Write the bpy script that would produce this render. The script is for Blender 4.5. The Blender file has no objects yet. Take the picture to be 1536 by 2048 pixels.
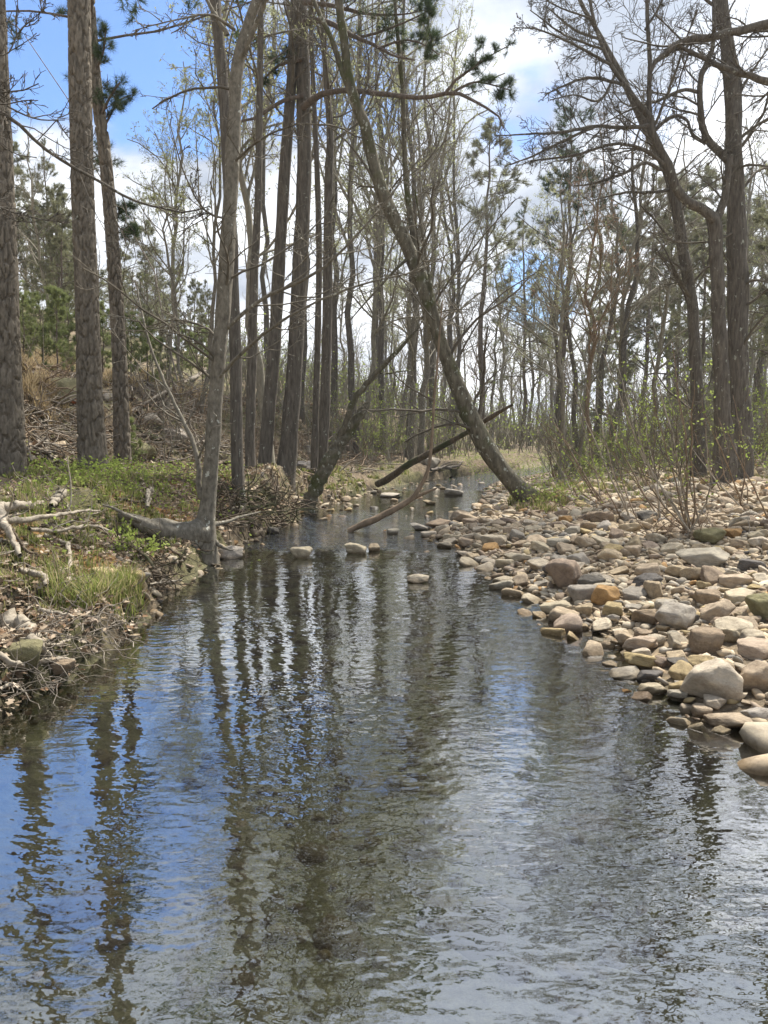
import bpy, math, random
import numpy as np
from mathutils import Vector, Matrix
S = bpy.context.scene
C = S.collection
rad = math.radians

# ------------------------------------------------------------------ camera, sky, sun, exposure
PITCH = rad(6.1)
CAMZ = 1.5
FPX = 1537.0
cd = bpy.data.cameras.new("camera"); cam = bpy.data.objects.new("camera", cd); C.objects.link(cam)
cam.location = (0, 0, CAMZ); cam.rotation_euler = (rad(90) - PITCH, 0, 0)
cd.sensor_fit = 'HORIZONTAL'; cd.sensor_width = 36; cd.lens = 36.02; cd.clip_start = .05; cd.clip_end = 2000
S.camera = cam

SUN_EL, SUN_AZ = 56.0, 38.0          # azimuth measured clockwise from the viewing direction (+Y)
w = bpy.data.worlds.new("World"); S.world = w; w.use_nodes = True
nt = w.node_tree; N = nt.nodes; L = nt.links
for n in list(N): N.remove(n)
def wn(t, **k):
    n = N.new(t)
    for a, b in k.items(): setattr(n, a, b)
    return n
def wmath(op, a, b=None, clamp=False):
    n = wn('ShaderNodeMath', operation=op); n.use_clamp = clamp
    for i, v in enumerate((a, b)):
        if v is None: continue
        if isinstance(v, (int, float)): n.inputs[i].default_value = v
        else: L.new(v, n.inputs[i])
    return n.outputs[0]
sky = wn('ShaderNodeTexSky', sky_type='NISHITA'); sky.sun_disc = False
sky.sun_elevation = rad(SUN_EL); sky.sun_rotation = rad(SUN_AZ); sky.air_density = 1.0; sky.dust_density = .6; sky.ozone_density = 2.0
tc = wn('ShaderNodeTexCoord'); sep = wn('ShaderNodeSeparateXYZ'); L.new(tc.outputs['Generated'], sep.inputs[0])
zz = wmath('ADD', wmath('MAXIMUM', sep.outputs[2], 0.0), .32)
cmb = wn('ShaderNodeCombineXYZ')
L.new(wmath('DIVIDE', sep.outputs[0], zz), cmb.inputs[0]); L.new(wmath('DIVIDE', sep.outputs[1], zz), cmb.inputs[1])
n1 = wn('ShaderNodeTexNoise'); n1.inputs['Scale'].default_value = 1.7; n1.inputs['Detail'].default_value = 9; n1.inputs['Roughness'].default_value = .56
mp = wn('ShaderNodeMapping'); mp.inputs['Location'].default_value = (3.1, 7.7, 0); L.new(cmb.outputs[0], mp.inputs[0]); L.new(mp.outputs[0], n1.inputs['Vector'])
def wdir(px, py):
    u = (px - 768) / FPX; v = (1024 - py) / FPX
    d = Vector((u, math.cos(PITCH) + v * math.sin(PITCH), -math.sin(PITCH) + v * math.cos(PITCH))); return d.normalized()
def blob(px, py, deg, soft):          # 1 inside an opening of the cloud cover, 0 outside
    d = wdir(px, py)
    v = wn('ShaderNodeVectorMath', operation='DOT_PRODUCT'); L.new(tc.outputs['Generated'], v.inputs[0]); v.inputs[1].default_value = d
    m = wn('ShaderNodeMapRange'); m.interpolation_type = 'SMOOTHSTEP'; L.new(v.outputs['Value'], m.inputs[0])
    m.inputs[1].default_value = math.cos(rad(deg + soft)); m.inputs[2].default_value = math.cos(rad(max(deg - soft, 0)))
    return m.outputs[0]
b = wmath('MULTIPLY', wmath('MAXIMUM', blob(110, -60, 9.5, 7), wmath('MULTIPLY', blob(-300, -650, 10, 10), .62)), .9)
b = wmath('MAXIMUM', b, wmath('MULTIPLY', blob(265, 60, 6, 5), 1.0))
b = wmath('MAXIMUM', b, wmath('MULTIPLY', blob(1020, 215, 1.6, 4.5), .5))
b = wmath('MAXIMUM', b, wmath('MULTIPLY', blob(1345, 275, 1.6, 4), .5))
b = wmath('MAXIMUM', b, wmath('MULTIPLY', blob(690, 170, 4, 5), .66))
b = wmath('MAXIMUM', b, wmath('MULTIPLY', blob(1060, 590, 1.5, 3), .66))
cover = wmath('ADD', n1.outputs[0], .22)
cover = wmath('SUBTRACT', cover, wmath('MULTIPLY', b, .5))
mr = wn('ShaderNodeMapRange'); mr.interpolation_type = 'SMOOTHSTEP'; L.new(cover, mr.inputs[0]); mr.inputs[1].default_value = .37; mr.inputs[2].default_value = .50
n2 = wn('ShaderNodeTexNoise'); n2.inputs['Scale'].default_value = 2.3; n2.inputs['Detail'].default_value = 6; L.new(cmb.outputs[0], n2.inputs['Vector'])
cr = wn('ShaderNodeValToRGB'); cr.color_ramp.elements[0].position = .48; cr.color_ramp.elements[1].position = .72
cr.color_ramp.elements[0].color = (.42, .47, .56, 1); cr.color_ramp.elements[1].color = (1.25, 1.28, 1.33, 1)
tilt = wmath('MULTIPLY', wmath('SUBTRACT', .36, sep.outputs[2]), .7)
sdv = Vector((math.sin(rad(SUN_AZ)) * math.cos(rad(SUN_EL)), math.cos(rad(SUN_AZ)) * math.cos(rad(SUN_EL)), math.sin(rad(SUN_EL))))
sv = wn('ShaderNodeVectorMath', operation='DOT_PRODUCT'); L.new(tc.outputs['Generated'], sv.inputs[0]); sv.inputs[1].default_value = sdv
glow = wmath('POWER', wmath('MAXIMUM', sv.outputs['Value'], 0.0), 7.0)      # thin cloud brightens round the sun
L.new(wmath('ADD', wmath('ADD', n2.outputs[0], tilt), wmath('MULTIPLY', glow, .22)), cr.inputs[0])
SKYK = .10
cs = wn('ShaderNodeVectorMath', operation='SCALE'); gs = wn('ShaderNodeVectorMath', operation='SCALE'); L.new(cr.outputs[0], gs.inputs[0]); L.new(wmath('ADD', wmath('MULTIPLY', glow, .7), 1.0), gs.inputs['Scale']); L.new(gs.outputs[0], cs.inputs[0]); cs.inputs['Scale'].default_value = 6.0
sk = wn('ShaderNodeVectorMath', operation='MULTIPLY'); L.new(sky.outputs[0], sk.inputs[0]); sk.inputs[1].default_value = (.60, .77, .99)
mx = wn('ShaderNodeMix', data_type='RGBA'); veil = wn('ShaderNodeMapRange'); veil.interpolation_type = 'SMOOTHSTEP'; L.new(sep.outputs[2], veil.inputs[0]); veil.inputs[1].default_value = .40; veil.inputs[2].default_value = .72; veil.inputs[4].default_value = .62
thin = wmath('MULTIPLY', veil.outputs[0], wmath('ADD', n2.outputs[0], .5))      # high cirrus thickening toward the sun
L.new(wmath('MAXIMUM', mr.outputs[0], thin, True), mx.inputs[0]); L.new(sk.outputs[0], mx.inputs[6]); L.new(cs.outputs[0], mx.inputs[7])
bg = wn('ShaderNodeBackground'); bg.inputs[1].default_value = SKYK; L.new(mx.outputs[2], bg.inputs[0])
ow = wn('ShaderNodeOutputWorld'); L.new(bg.outputs[0], ow.inputs[0])

sd = bpy.data.lights.new("sun", 'SUN'); sun = bpy.data.objects.new("sun", sd); C.objects.link(sun)
sd.energy = 4.8; sd.angle = rad(5); sd.color = (1, .95, .86)
sdir = Vector((math.sin(rad(SUN_AZ)) * math.cos(rad(SUN_EL)), math.cos(rad(SUN_AZ)) * math.cos(rad(SUN_EL)), math.sin(rad(SUN_EL))))
sun.rotation_euler = sdir.to_track_quat('Z', 'Y').to_euler(); sun.location = sdir * 50
S.view_settings.view_transform = 'Standard'; S.view_settings.look = 'None'; S.view_settings.gamma = 1
S.view_settings.use_curve_mapping = False; S.view_settings.exposure = 1.12
S.cycles.max_bounces = 6; S.cycles.transparent_max_bounces = 8; S.cycles.caustics_reflective = False; S.cycles.caustics_refractive = False

# ------------------------------------------------------------------ helpers
rng = np.random.default_rng(7)
def ray(px, py):
    u = (px - 768) / FPX; v = (1024 - py) / FPX
    return np.array((u, math.cos(PITCH) + v * math.sin(PITCH), -math.sin(PITCH) + v * math.cos(PITCH)))
def at(px, py, Y):
    d = ray(px, py); s = Y / d[1]
    return np.array((0, 0, CAMZ)) + d * s
def proj(p):
    x, y, z = p[0], p[1], p[2] - CAMZ
    f = y * math.cos(PITCH) - z * math.sin(PITCH); up = y * math.sin(PITCH) + z * math.cos(PITCH)
    return 768 + FPX * x / f, 1024 - FPX * up / f, f

def hash2(ix, iy, seed):
    h = (ix.astype(np.int64) * 374761393 + iy.astype(np.int64) * 668265263 + seed * 1442695041) & 0xFFFFFFFF
    h = ((h ^ (h >> 13)) * 1274126177) & 0xFFFFFFFF
    return ((h ^ (h >> 16)) & 0xFFFFFF) / float(0xFFFFFF)
def vnoise(x, y, seed=0):
    x = np.asarray(x, float); y = np.asarray(y, float)
    ix = np.floor(x); iy = np.floor(y); fx = x - ix; fy = y - iy
    fx = fx * fx * (3 - 2 * fx); fy = fy * fy * (3 - 2 * fy)
    a = hash2(ix, iy, seed); b_ = hash2(ix + 1, iy, seed); c = hash2(ix, iy + 1, seed); d = hash2(ix + 1, iy + 1, seed)
    return (a * (1 - fx) + b_ * fx) * (1 - fy) + (c * (1 - fx) + d * fx) * fy
def fbm(x, y, seed=0, octv=4):
    s = 0; a = .5
    for o in range(octv):
        s = s + a * (vnoise(x, y, seed + o * 17) - .5); x = np.asarray(x) * 2.03; y = np.asarray(y) * 2.03; a *= .5
    return s
def sstep(a, b_, x):
    t = np.clip((x - a) / (b_ - a), 0, 1); return t * t * (3 - 2 * t)

class MB:
    def __init__(s): s.v = []; s.q = []; s.t = []; s.c = []; s.n = 0; s.hasc = False
    def add(s, v, q=None, t=None, col=None):
        v = np.asarray(v, np.float32).reshape(-1, 3)
        s.v.append(v)
        if q is not None and len(q): s.q.append(np.asarray(q, np.int32).reshape(-1, 4) + s.n)
        if t is not None and len(t): s.t.append(np.asarray(t, np.int32).reshape(-1, 3) + s.n)
        if col is not None:
            s.hasc = True; col = np.asarray(col, np.float32)
            if col.ndim == 1: col = np.tile(col[:3], (len(v), 1))
            s.c.append(col)
        else: s.c.append(np.full((len(v), 3), .5, np.float32))
        s.n += len(v)
    def mesh(s, name, m=None, smooth=True):
        me = bpy.data.meshes.new(name)
        v = np.concatenate(s.v); q = np.concatenate(s.q) if s.q else np.zeros((0, 4), np.int32); t = np.concatenate(s.t) if s.t else np.zeros((0, 3), np.int32)
        me.vertices.add(len(v)); me.vertices.foreach_set('co', v.ravel())
        li = np.concatenate((q.ravel(), t.ravel())).astype(np.int32)
        me.loops.add(len(li)); me.loops.foreach_set('vertex_index', li)
        me.polygons.add(len(q) + len(t))
        ls = np.concatenate((np.arange(len(q)) * 4, len(q) * 4 + np.arange(len(t)) * 3)).astype(np.int32)
        me.polygons.foreach_set('loop_start', ls)
        me.polygons.foreach_set('use_smooth', np.full(len(ls), smooth, dtype=bool))
        if s.hasc:
            a = me.attributes.new('Col', 'FLOAT_COLOR', 'POINT'); c = np.concatenate(s.c)
            a.data.foreach_set('color', np.concatenate((c, np.ones((len(c), 1), np.float32)), 1).astype(np.float32).ravel())
        me.update(calc_edges=True)
        if m: me.materials.append(m)
        return me

def link(o, parent=None):
    C.objects.link(o)
    if parent: o.parent = parent
    return o
def tag(o, label=None, cat=None, group=None, kind=None):
    if label: o['label'] = label
    if cat: o['category'] = cat
    if group: o['group'] = group
    if kind: o['kind'] = kind
    return o
def empty(name, loc, label, cat, group=None):
    o = bpy.data.objects.new(name, None); o.location = Vector(loc); o.empty_display_size = .1
    return tag(link(o), label, cat, group)
def part(name, me, root, kind=None, origin=None):
    o = bpy.data.objects.new(name, me); link(o, root)
    if root is not None and origin is None: o.matrix_parent_inverse = Matrix.Translation(-Vector(root.location)) @ Matrix.Identity(4)
    if kind is None and name in ('twigs', 'needles', 'leaves', 'rootlet', 'side_branch', 'branches'): kind = 'stuff'
    if kind: o['kind'] = kind
    return o
def copy_tree(src, loc, rotz, sc, tilt=(0, 0)):
    r = src.copy(); C.objects.link(r)
    for ch in src.children:
        c = ch.copy(); C.objects.link(c); c.parent = r; c.matrix_parent_inverse = ch.matrix_parent_inverse
    r.location = Vector(loc); r.rotation_euler = (tilt[0], tilt[1], rotz); r.scale = sc
    return r

# ------------------------------------------------------------------ materials
def nodes(name):
    m = bpy.data.materials.new(name); m.use_nodes = True; t = m.node_tree
    for n in list(t.nodes): t.nodes.remove(n)
    o = t.nodes.new('ShaderNodeOutputMaterial'); return m, t, o
def mk(t, ty, **k):
    n = t.nodes.new(ty)
    for a, v in k.items(): setattr(n, a, v)
    return n
def noise(t, vec, scale, detail=4, rough=.55):
    n = mk(t, 'ShaderNodeTexNoise'); n.inputs['Scale'].default_value = scale; n.inputs['Detail'].default_value = detail; n.inputs['Roughness'].default_value = rough
    t.links.new(vec, n.inputs['Vector']); return n.outputs[0]
def ramp(t, fac, stops):
    r = mk(t, 'ShaderNodeValToRGB'); e = r.color_ramp.elements
    while len(e) < len(stops): e.new(.5)
    for el, (p, c) in zip(e, stops): el.position = p; el.color = (*c, 1)
    t.links.new(fac, r.inputs[0]); return r.outputs[0]
def mixc(t, fac, a, b_, mode='MIX'):
    n = mk(t, 'ShaderNodeMix', data_type='RGBA', blend_type=mode)
    for i, v in ((0, fac), (6, a), (7, b_)):
        if isinstance(v, (int, float)): n.inputs[i].default_value = v
        elif isinstance(v, tuple): n.inputs[i].default_value = (*v, 1)
        else: t.links.new(v, n.inputs[i])
    return n.outputs[2]
def bumpn(t, h, strength, dist, nrm=None):
    n = mk(t, 'ShaderNodeBump'); n.inputs['Strength'].default_value = strength; n.inputs['Distance'].default_value = dist
    t.links.new(h, n.inputs['Height'])
    if nrm: t.links.new(nrm, n.inputs['Normal'])
    return n.outputs[0]
def mapped(t, vec, sc):
    n = mk(t, 'ShaderNodeMapping'); n.inputs['Scale'].default_value = sc; t.links.new(vec, n.inputs[0]); return n.outputs[0]

def bark(name, c1, c2, lichen=None, lich_amt=.58, stretch=(9, 9, 2.2), bump=.8, dist=.02, attr=False, moss=None):
    m, t, o = nodes(name); tcd = mk(t, 'ShaderNodeTexCoord').outputs['Object']
    f = noise(t, mapped(t, tcd, stretch), 2.2, 6, .65)
    col = ramp(t, f, [(.3, c1), (.68, c2)])
    if attr:
        a = mk(t, 'ShaderNodeAttribute', attribute_name='Col'); col = mixc(t, 1.0, col, a.outputs['Color'], 'MULTIPLY')
    if moss:
        mf = ramp(t, noise(t, tcd, 1.6, 4, .6), [(.5, (0, 0, 0)), (.62, (1, 1, 1))]); col = mixc(t, mf, col, moss)
    if lichen:
        lf = ramp(t, noise(t, mapped(t, tcd, (1, 1, .7)), 13, 5, .65), [(lich_amt, (0, 0, 0)), (lich_amt + .035, (1, 1, 1))]); col = mixc(t, lf, col, lichen)
    p = mk(t, 'ShaderNodeBsdfPrincipled'); p.inputs['Roughness'].default_value = .92; p.inputs['Specular IOR Level'].default_value = .2
    t.links.new(col, p.inputs['Base Color']); t.links.new(bumpn(t, f, bump, dist), p.inputs['Normal']); t.links.new(p.outputs[0], o.inputs[0]); return m
def leafmat(name, c1, c2, trans=.4, attr=False, objvar=False):
    m, t, o = nodes(name); tcd = mk(t, 'ShaderNodeTexCoord').outputs['Object']
    col = ramp(t, noise(t, tcd, 2.5, 3, .6), [(.32, c1), (.68, c2)])
    if attr:
        a = mk(t, 'ShaderNodeAttribute', attribute_name='Col'); col = a.outputs['Color']
    d = mk(t, 'ShaderNodeBsdfDiffuse'); tr = mk(t, 'ShaderNodeBsdfTranslucent'); x = mk(t, 'ShaderNodeMixShader'); x.inputs[0].default_value = trans
    t.links.new(col, d.inputs[0]); t.links.new(col, tr.inputs[0]); t.links.new(d.outputs[0], x.inputs[1]); t.links.new(tr.outputs[0], x.inputs[2]); t.links.new(x.outputs[0], o.inputs[0]); return m
def rockmat(name, src):
    m, t, o = nodes(name); tcd = mk(t, 'ShaderNodeTexCoord').outputs['Object']
    if src == 'obj': oi = mk(t, 'ShaderNodeObjectInfo'); base = oi.outputs['Color']
    else: a = mk(t, 'ShaderNodeAttribute', attribute_name='Col'); base = a.outputs['Color']
    sc = 1.0 if src == 'obj' else 5.0
    f = noise(t, tcd, 1.7 * sc, 8, .72); g = noise(t, tcd, 8 * sc, 6, .75)
    col = mixc(t, 1.0, base, ramp(t, f, [(.30, (.55, .52, .50)), (.5, (.95, .95, .95)), (.72, (1.35, 1.3, 1.2))]), 'MULTIPLY')
    col = mixc(t, ramp(t, g, [(.56, (0, 0, 0)), (.72, (.55, .55, .55))]), col, (.50, .40, .27))
    # waterline: stones are dark and slick where they are wet, pale and dry above
    ge = mk(t, 'ShaderNodeNewGeometry'); sp = mk(t, 'ShaderNodeSeparateXYZ'); t.links.new(ge.outputs['Position'], sp.inputs[0])
    wz = mk(t, 'ShaderNodeMapRange'); t.links.new(sp.outputs[2], wz.inputs[0]); wz.inputs[1].default_value = .015; wz.inputs[2].default_value = .05
    col = mixc(t, wz.outputs[0], mixc(t, 1.0, col, (.48, .44, .38), 'MULTIPLY'), col)
    rr = mk(t, 'ShaderNodeMapRange'); t.links.new(wz.outputs[0], rr.inputs[0]); rr.inputs[3].default_value = .5; rr.inputs[4].default_value = .9
    p = mk(t, 'ShaderNodeBsdfPrincipled'); t.links.new(rr.outputs[0], p.inputs['Roughness']); p.inputs['Specular IOR Level'].default_value = .12
    t.links.new(col, p.inputs['Base Color']); t.links.new(bumpn(t, g, .55, .012, bumpn(t, f, .6, .05)) if src == 'obj' else bumpn(t, g, .5, .006), p.inputs['Normal'])
    t.links.new(p.outputs[0], o.inputs[0]); return m

M = {}
M['pine_bark'] = bark('pine_bark', (.08, .07, .056), (.225, .203, .165), attr=True, stretch=(14, 14, 5), bump=.7, dist=.012)
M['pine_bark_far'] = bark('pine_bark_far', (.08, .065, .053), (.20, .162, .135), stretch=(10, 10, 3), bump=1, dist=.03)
M['grey_bark'] = bark('grey_bark', (.085, .075, .058), (.25, .225, .18), lichen=(.48, .48, .42), lich_amt=.63, stretch=(11, 11, 6), bump=1, dist=.012)
M['lichen_bark'] = bark('lichen_bark', (.055, .048, .034), (.19, .17, .125), lichen=(.38, .39, .33), lich_amt=.6, stretch=(8, 8, 2.5), bump=.9, dist=.02, moss=(.07, .075, .03))
M['oak_bark'] = bark('oak_bark', (.06, .052, .042), (.18, .158, .13), lichen=(.36, .37, .31), lich_amt=.63, stretch=(12, 12, 2), bump=1, dist=.03)
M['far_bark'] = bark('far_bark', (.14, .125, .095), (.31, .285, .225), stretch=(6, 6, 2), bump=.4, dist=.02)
M['brown_bark'] = bark('brown_bark', (.13, .095, .065), (.30, .225, .155), stretch=(6, 6, 2), bump=.4, dist=.02)
M['twig'] = bark('twig', (.07, .06, .045), (.17, .148, .115), stretch=(3, 3, 3), bump=.2, dist=.01)
M['pale_twig'] = bark('pale_twig', (.22, .19, .15), (.42, .37, .30), stretch=(6, 6, 6), bump=.3, dist=.01)
M['dead_wood'] = bark('dead_wood', (.12, .10, .08), (.32, .28, .23), stretch=(10, 10, 3), bump=.8, dist=.012)
M['dark_wood'] = bark('dark_wood', (.06, .047, .034), (.18, .14, .10), stretch=(10, 10, 3), bump=.8, dist=.012, moss=(.06, .065, .03))
M['root'] = bark('root', (.15, .125, .095), (.42, .37, .295), stretch=(10, 10, 10), bump=.7, dist=.01)
M['bud_leaf'] = leafmat('bud_leaf', (.27, .285, .15), (.42, .44, .24), .5)
M['spring_leaf'] = leafmat('spring_leaf', (.20, .26, .06), (.36, .43, .12), .5)
M['red_bud'] = leafmat('red_bud', (.26, .13, .09), (.36, .22, .13), .35)
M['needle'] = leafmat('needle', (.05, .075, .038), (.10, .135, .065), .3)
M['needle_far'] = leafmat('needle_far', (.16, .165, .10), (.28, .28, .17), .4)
M['needle_young'] = leafmat('needle_young', (.17, .20, .085), (.29, .33, .14), .45)
M['grass'] = leafmat('grass', (0, 0, 0), (1, 1, 1), .4, attr=True)
M['litter'] = leafmat('litter', (0, 0, 0), (1, 1, 1), .15, attr=True)
M['stone'] = rockmat('stone', 'obj')
M['stones_small'] = rockmat('stones_small', 'attr')

# ------------------------------------------------------------------ terrain
XL = np.array([[-30, -3.5], [-5, -2.7], [0, -2.3], [3, -2.05], [4, -1.97], [4.7, -1.88], [5.5, -1.85], [7, -2.0], [8.5, -2.0], [10, -1.95], [12.8, -1.5], [14.4, -1.35], [17, -.75], [20, -.1], [22, .9], [26, 3], [32, 6.5], [45, 13], [80, 26], [400, 120]])
XR = np.array([[-30, 3.5], [-5, 3.0], [0, 2.6], [2.5, 2.0], [3.6, 1.85], [4, 1.66], [5.24, 1.62], [6.07, 1.42], [7.2, 1.35], [8.5, 1.2], [9.6, 1.12], [10.8, .75], [12, 1.2], [13.5, 1.75], [16, 2.35], [20, 2.9], [22, 3.3], [26, 5.2], [32, 8.9], [45, 15.6], [80, 30], [400, 126]])
XT = np.array([[-30, -8], [0, -6.2], [8, -5.6], [12, -5.3], [16, -4.7], [20, -3.3], [26, -1.2], [35, 2.0], [60, 10], [400, 100]])
ZT = np.array([[-30, .7], [4, .66], [8, .82], [12, .85], [15, .7], [18, .45], [24, .42], [60, .6], [400, .8]])
def height(x, y):
    x = np.asarray(x, float); y = np.asarray(y, float)
    wob = fbm(x * .0 + 3.3, y * 1.1, 5) * .30
    xl = np.interp(y, XL[:, 0], XL[:, 1]) + wob; xr = np.interp(y, XR[:, 0], XR[:, 1]) + fbm(x * 0 + 9.1, y * .9, 9) * .35
    xt = np.interp(y, XT[:, 0], XT[:, 1]) + fbm(x * .2, y * .35, 31) * .9
    zt = np.interp(y, ZT[:, 0], ZT[:, 1])
    dl = xl - x; dr = x - xr
    # channel
    mid = np.minimum(-dl, -dr)
    dep = np.interp(y, [-5, 7, 8.8, 9.6, 11.5, 12.5, 30], [.42, .34, .2, .09, .08, .2, .16])
    z = -dep * sstep(0, .7, mid) - .01
    z = z + fbm(x * 2.2, y * 2.2, 3) * .08 * sstep(0, .4, mid)
    # left bank: steep broken edge, slumped shelf, then the terrace, then the embankment
    near = 1 - sstep(8, 12.5, y)
    shelf = .25 * sstep(0, .10, dl + fbm(x * 9, y * 9, 15) * .12) + (zt - .25) * sstep(.25, 1.35 * near + .45, dl)
    zl = shelf + fbm(x * 1.6, y * 1.6, 11) * .26 * sstep(.05, .6, dl) + fbm(x * 5, y * 5, 12) * .16 * sstep(.0, .15, dl) + fbm(x * 14, y * 14, 13) * .06 * sstep(.02, .2, dl)
    crest = np.interp(y, [0, 12, 30, 60, 400], [2.5, 2.45, 2.0, 1.2, .5])
    e = xt - x
    zl = zl + crest * sstep(0, 3.1, e) + fbm(x * .8, y * .8, 14) * .5 * sstep(.2, 2, e)
    zl = zl + np.clip(e - 6, 0, 45) * .31 * (1 - sstep(45, 120, y) * .6) + np.clip(y - 25, 0, 60) * .0
    # right bank: gravel bar rising slowly to a wooded flat
    zr = .02 + .085 * np.clip(dr, 0, 6) + .06 * sstep(0, .5, dr) + fbm(x * .9, y * .9, 21) * .16 * sstep(0, .8, dr) + fbm(x * 5, y * 5, 22) * .05 * sstep(0, .2, dr) + .35 * sstep(6, 14, dr)
    zr = zr + .16 * np.exp(-((x - 2.65) ** 2 + (y - 13.4) ** 2) / .5)
    z = np.where(dl > 0, zl, z); z = np.where(dr > 0, zr, z)
    return z
def hz(x, y): return float(height(np.array([x]), np.array([y]))[0])
def hit(px, py, z0=None):
    d = ray(px, py); s = np.concatenate((np.arange(1.5, 40, .03), np.arange(40, 150, .3))) / d[1]
    P = np.array((0, 0, CAMZ)) + s[:, None] * d
    h = np.maximum(height(P[:, 0], P[:, 1]), 0.0)
    k = np.argmax(P[:, 2] < h)
    if P[k, 2] >= h[k]: k = len(s) - 1
    return P[k]

def axis(segs):
    out = [segs[0][0]]
    for a, b_, st in segs: out += list(np.arange(a + st, b_ + st * .5, st))
    return np.array(out)
gx = axis([(-260, -60, 20), (-60, -20, 2.5), (-20, -9, .6), (-9, -5.5, .16), (-5.5, 6.5, .07), (6.5, 10, .2), (10, 30, 1), (30, 60, 3), (60, 260, 20)])
gy = axis([(-40, 0, 5), (0, 2.5, .25), (2.5, 16, .07), (16, 30, .15), (30, 60, .8), (60, 120, 3), (120, 400, 20)])
X, Y = np.meshgrid(gx, gy); Z = height(X, Y)
nx, ny = len(gx), len(gy)
ii = (np.arange(ny - 1)[:, None] * nx + np.arange(nx - 1)[None, :]).ravel()
Q = np.stack((ii, ii + 1, ii + nx + 1, ii + nx), 1)
xl = np.interp(Y, XL[:, 0], XL[:, 1]); xr = np.interp(Y, XR[:, 0], XR[:, 1]); xt = np.interp(Y, XT[:, 0], XT[:, 1])
nz = fbm(X * 1.3, Y * 1.3, 41)[..., None] + .5; nf = fbm(X * 6, Y * 6, 42)[..., None] + .5
def c3(*c): return np.array(c)
col = c3(.17, .135, .095) * (.6 + .8 * nf)                                   # leaf mould
g = sstep(.42, .62, fbm(X * .9, Y * .9, 43) + .5)[..., None]
col = col * (1 - g * .55) + c3(.11, .125, .045) * g * .55                     # moss and low green
orange = (sstep(.1, .45, xl - X) * (1 - sstep(1.1, 1.7, xl - X)) * sstep(.47, .6, fbm(X * 1.2, Y * 1.2, 44) + .5) * (1 - sstep(11, 14, Y)))[..., None]
col = col * (1 - orange) + c3(.26, .15, .065) * orange
gr = (sstep(-.2, .1, X - xr) * (1 - sstep(5.0, 8.5, X - xr + 2 * fbm(X, Y, 45))) * (1 - sstep(16, 24, Y)))[..., None]
col = col * (1 - gr) + (c3(.27, .215, .15) * (.55 + .9 * nf)) * gr
bed = (sstep(-.05, .25, np.minimum(X - xl, xr - X)))[..., None]
wetb = (sstep(.26, .02, Z) if False else 1 - sstep(.03, .22, Z))[..., None] * (X < xl)[..., None]
col = col * (1 - .75 * wetb)
col = col * (1 - bed) + (c3(.235, .22, .15) * (.6 + .8 * nf)) * bed
tan = (sstep(4.5, 6.5, xt - X + 4) * sstep(2.4, 2.9, Z) * sstep(.35, .55, fbm(X * .5, Y * .5, 46) + .5))[..., None]
tan = (sstep(2.2, 2.9, Z) * (1 - sstep(20, 28, Y)))[..., None] * .8
col = col * (1 - tan) + c3(.30, .22, .125) * (.7 + .6 * nf) * tan
mb = MB(); mb.add(np.stack((X, Y, Z), -1).reshape(-1, 3), q=Q, col=col.reshape(-1, 3))
m, t, o = nodes('forest_floor'); a = mk(t, 'ShaderNodeAttribute', attribute_name='Col'); tcd = mk(t, 'ShaderNodeTexCoord').outputs['Object']
f1 = noise(t, tcd, 11, 9, .8); f2 = noise(t, tcd, 55, 4, .7)
cc = mixc(t, 1.0, a.outputs['Color'], ramp(t, f1, [(.34, (.32, .3, .28)), (.5, (1, 1, 1)), (.64, (1.7, 1.6, 1.45))]), 'MULTIPLY')
p = mk(t, 'ShaderNodeBsdfPrincipled'); p.inputs['Roughness'].default_value = .95; p.inputs['Specular IOR Level'].default_value = .15
t.links.new(cc, p.inputs['Base Color']); t.links.new(bumpn(t, f2, .8, .01, bumpn(t, f1, 1, .05)), p.inputs['Normal']); t.links.new(p.outputs[0], o.inputs[0])
ground = bpy.data.objects.new('ground', mb.mesh('ground', m)); link(ground); ground['kind'] = 'structure'

# ------------------------------------------------------------------ water
wx = np.linspace(-6, 46, 40); wy = np.linspace(-12, 95, 80); WX, WY = np.meshgrid(wx, wy)
# keep the sheet inside its channel: the strip follows the creek
u = np.linspace(0, 1, 12)[None, :]; wy = np.concatenate((np.arange(-14, 30, .5), np.arange(30, 100, 2)))[:, None]
lx = np.interp(wy, XL[:, 0], XL[:, 1]) - .5; rx = np.interp(wy, XR[:, 0], XR[:, 1]) + .6
WX = lx * (1 - u) + rx * u; WY = wy + 0 * u
n_, k_ = WX.shape; ii = (np.arange(n_ - 1)[:, None] * k_ + np.arange(k_ - 1)[None, :]).ravel()
mb = MB(); mb.add(np.stack((WX, WY, 0 * WX), -1).reshape(-1, 3), q=np.stack((ii, ii + 1, ii + k_ + 1, ii + k_), 1))
m, t, o = nodes('creek_water'); tcd = mk(t, 'ShaderNodeTexCoord').outputs['Object']
r1 = noise(t, mapped(t, tcd, (6.0, 11.0, 1)), 1.0, 2.0, .5)
r2 = noise(t, mapped(t, tcd, (1.6, 2.6, 1)), 1.0, 1.0, .4)
r3 = noise(t, mapped(t, tcd, (17, 25, 1)), 1.0, 2.0, .5)
sp = mk(t, 'ShaderNodeSeparateXYZ'); t.links.new(tcd, sp.inputs[0])
def mrange(v, a0, a1, b0, b1):
    n = mk(t, 'ShaderNodeMapRange'); n.interpolation_type = 'SMOOTHSTEP'; t.links.new(v, n.inputs[0])
    for i, q_ in enumerate((a0, a1, b0, b1)): n.inputs[i + 1].default_value = q_
    return n.outputs[0]
def tm(op, a0, b0):
    n = mk(t, 'ShaderNodeMath', operation=op)
    for i, v in enumerate((a0, b0)):
        if isinstance(v, (int, float)): n.inputs[i].default_value = v
        else: t.links.new(v, n.inputs[i])
    return n.outputs[0]
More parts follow.
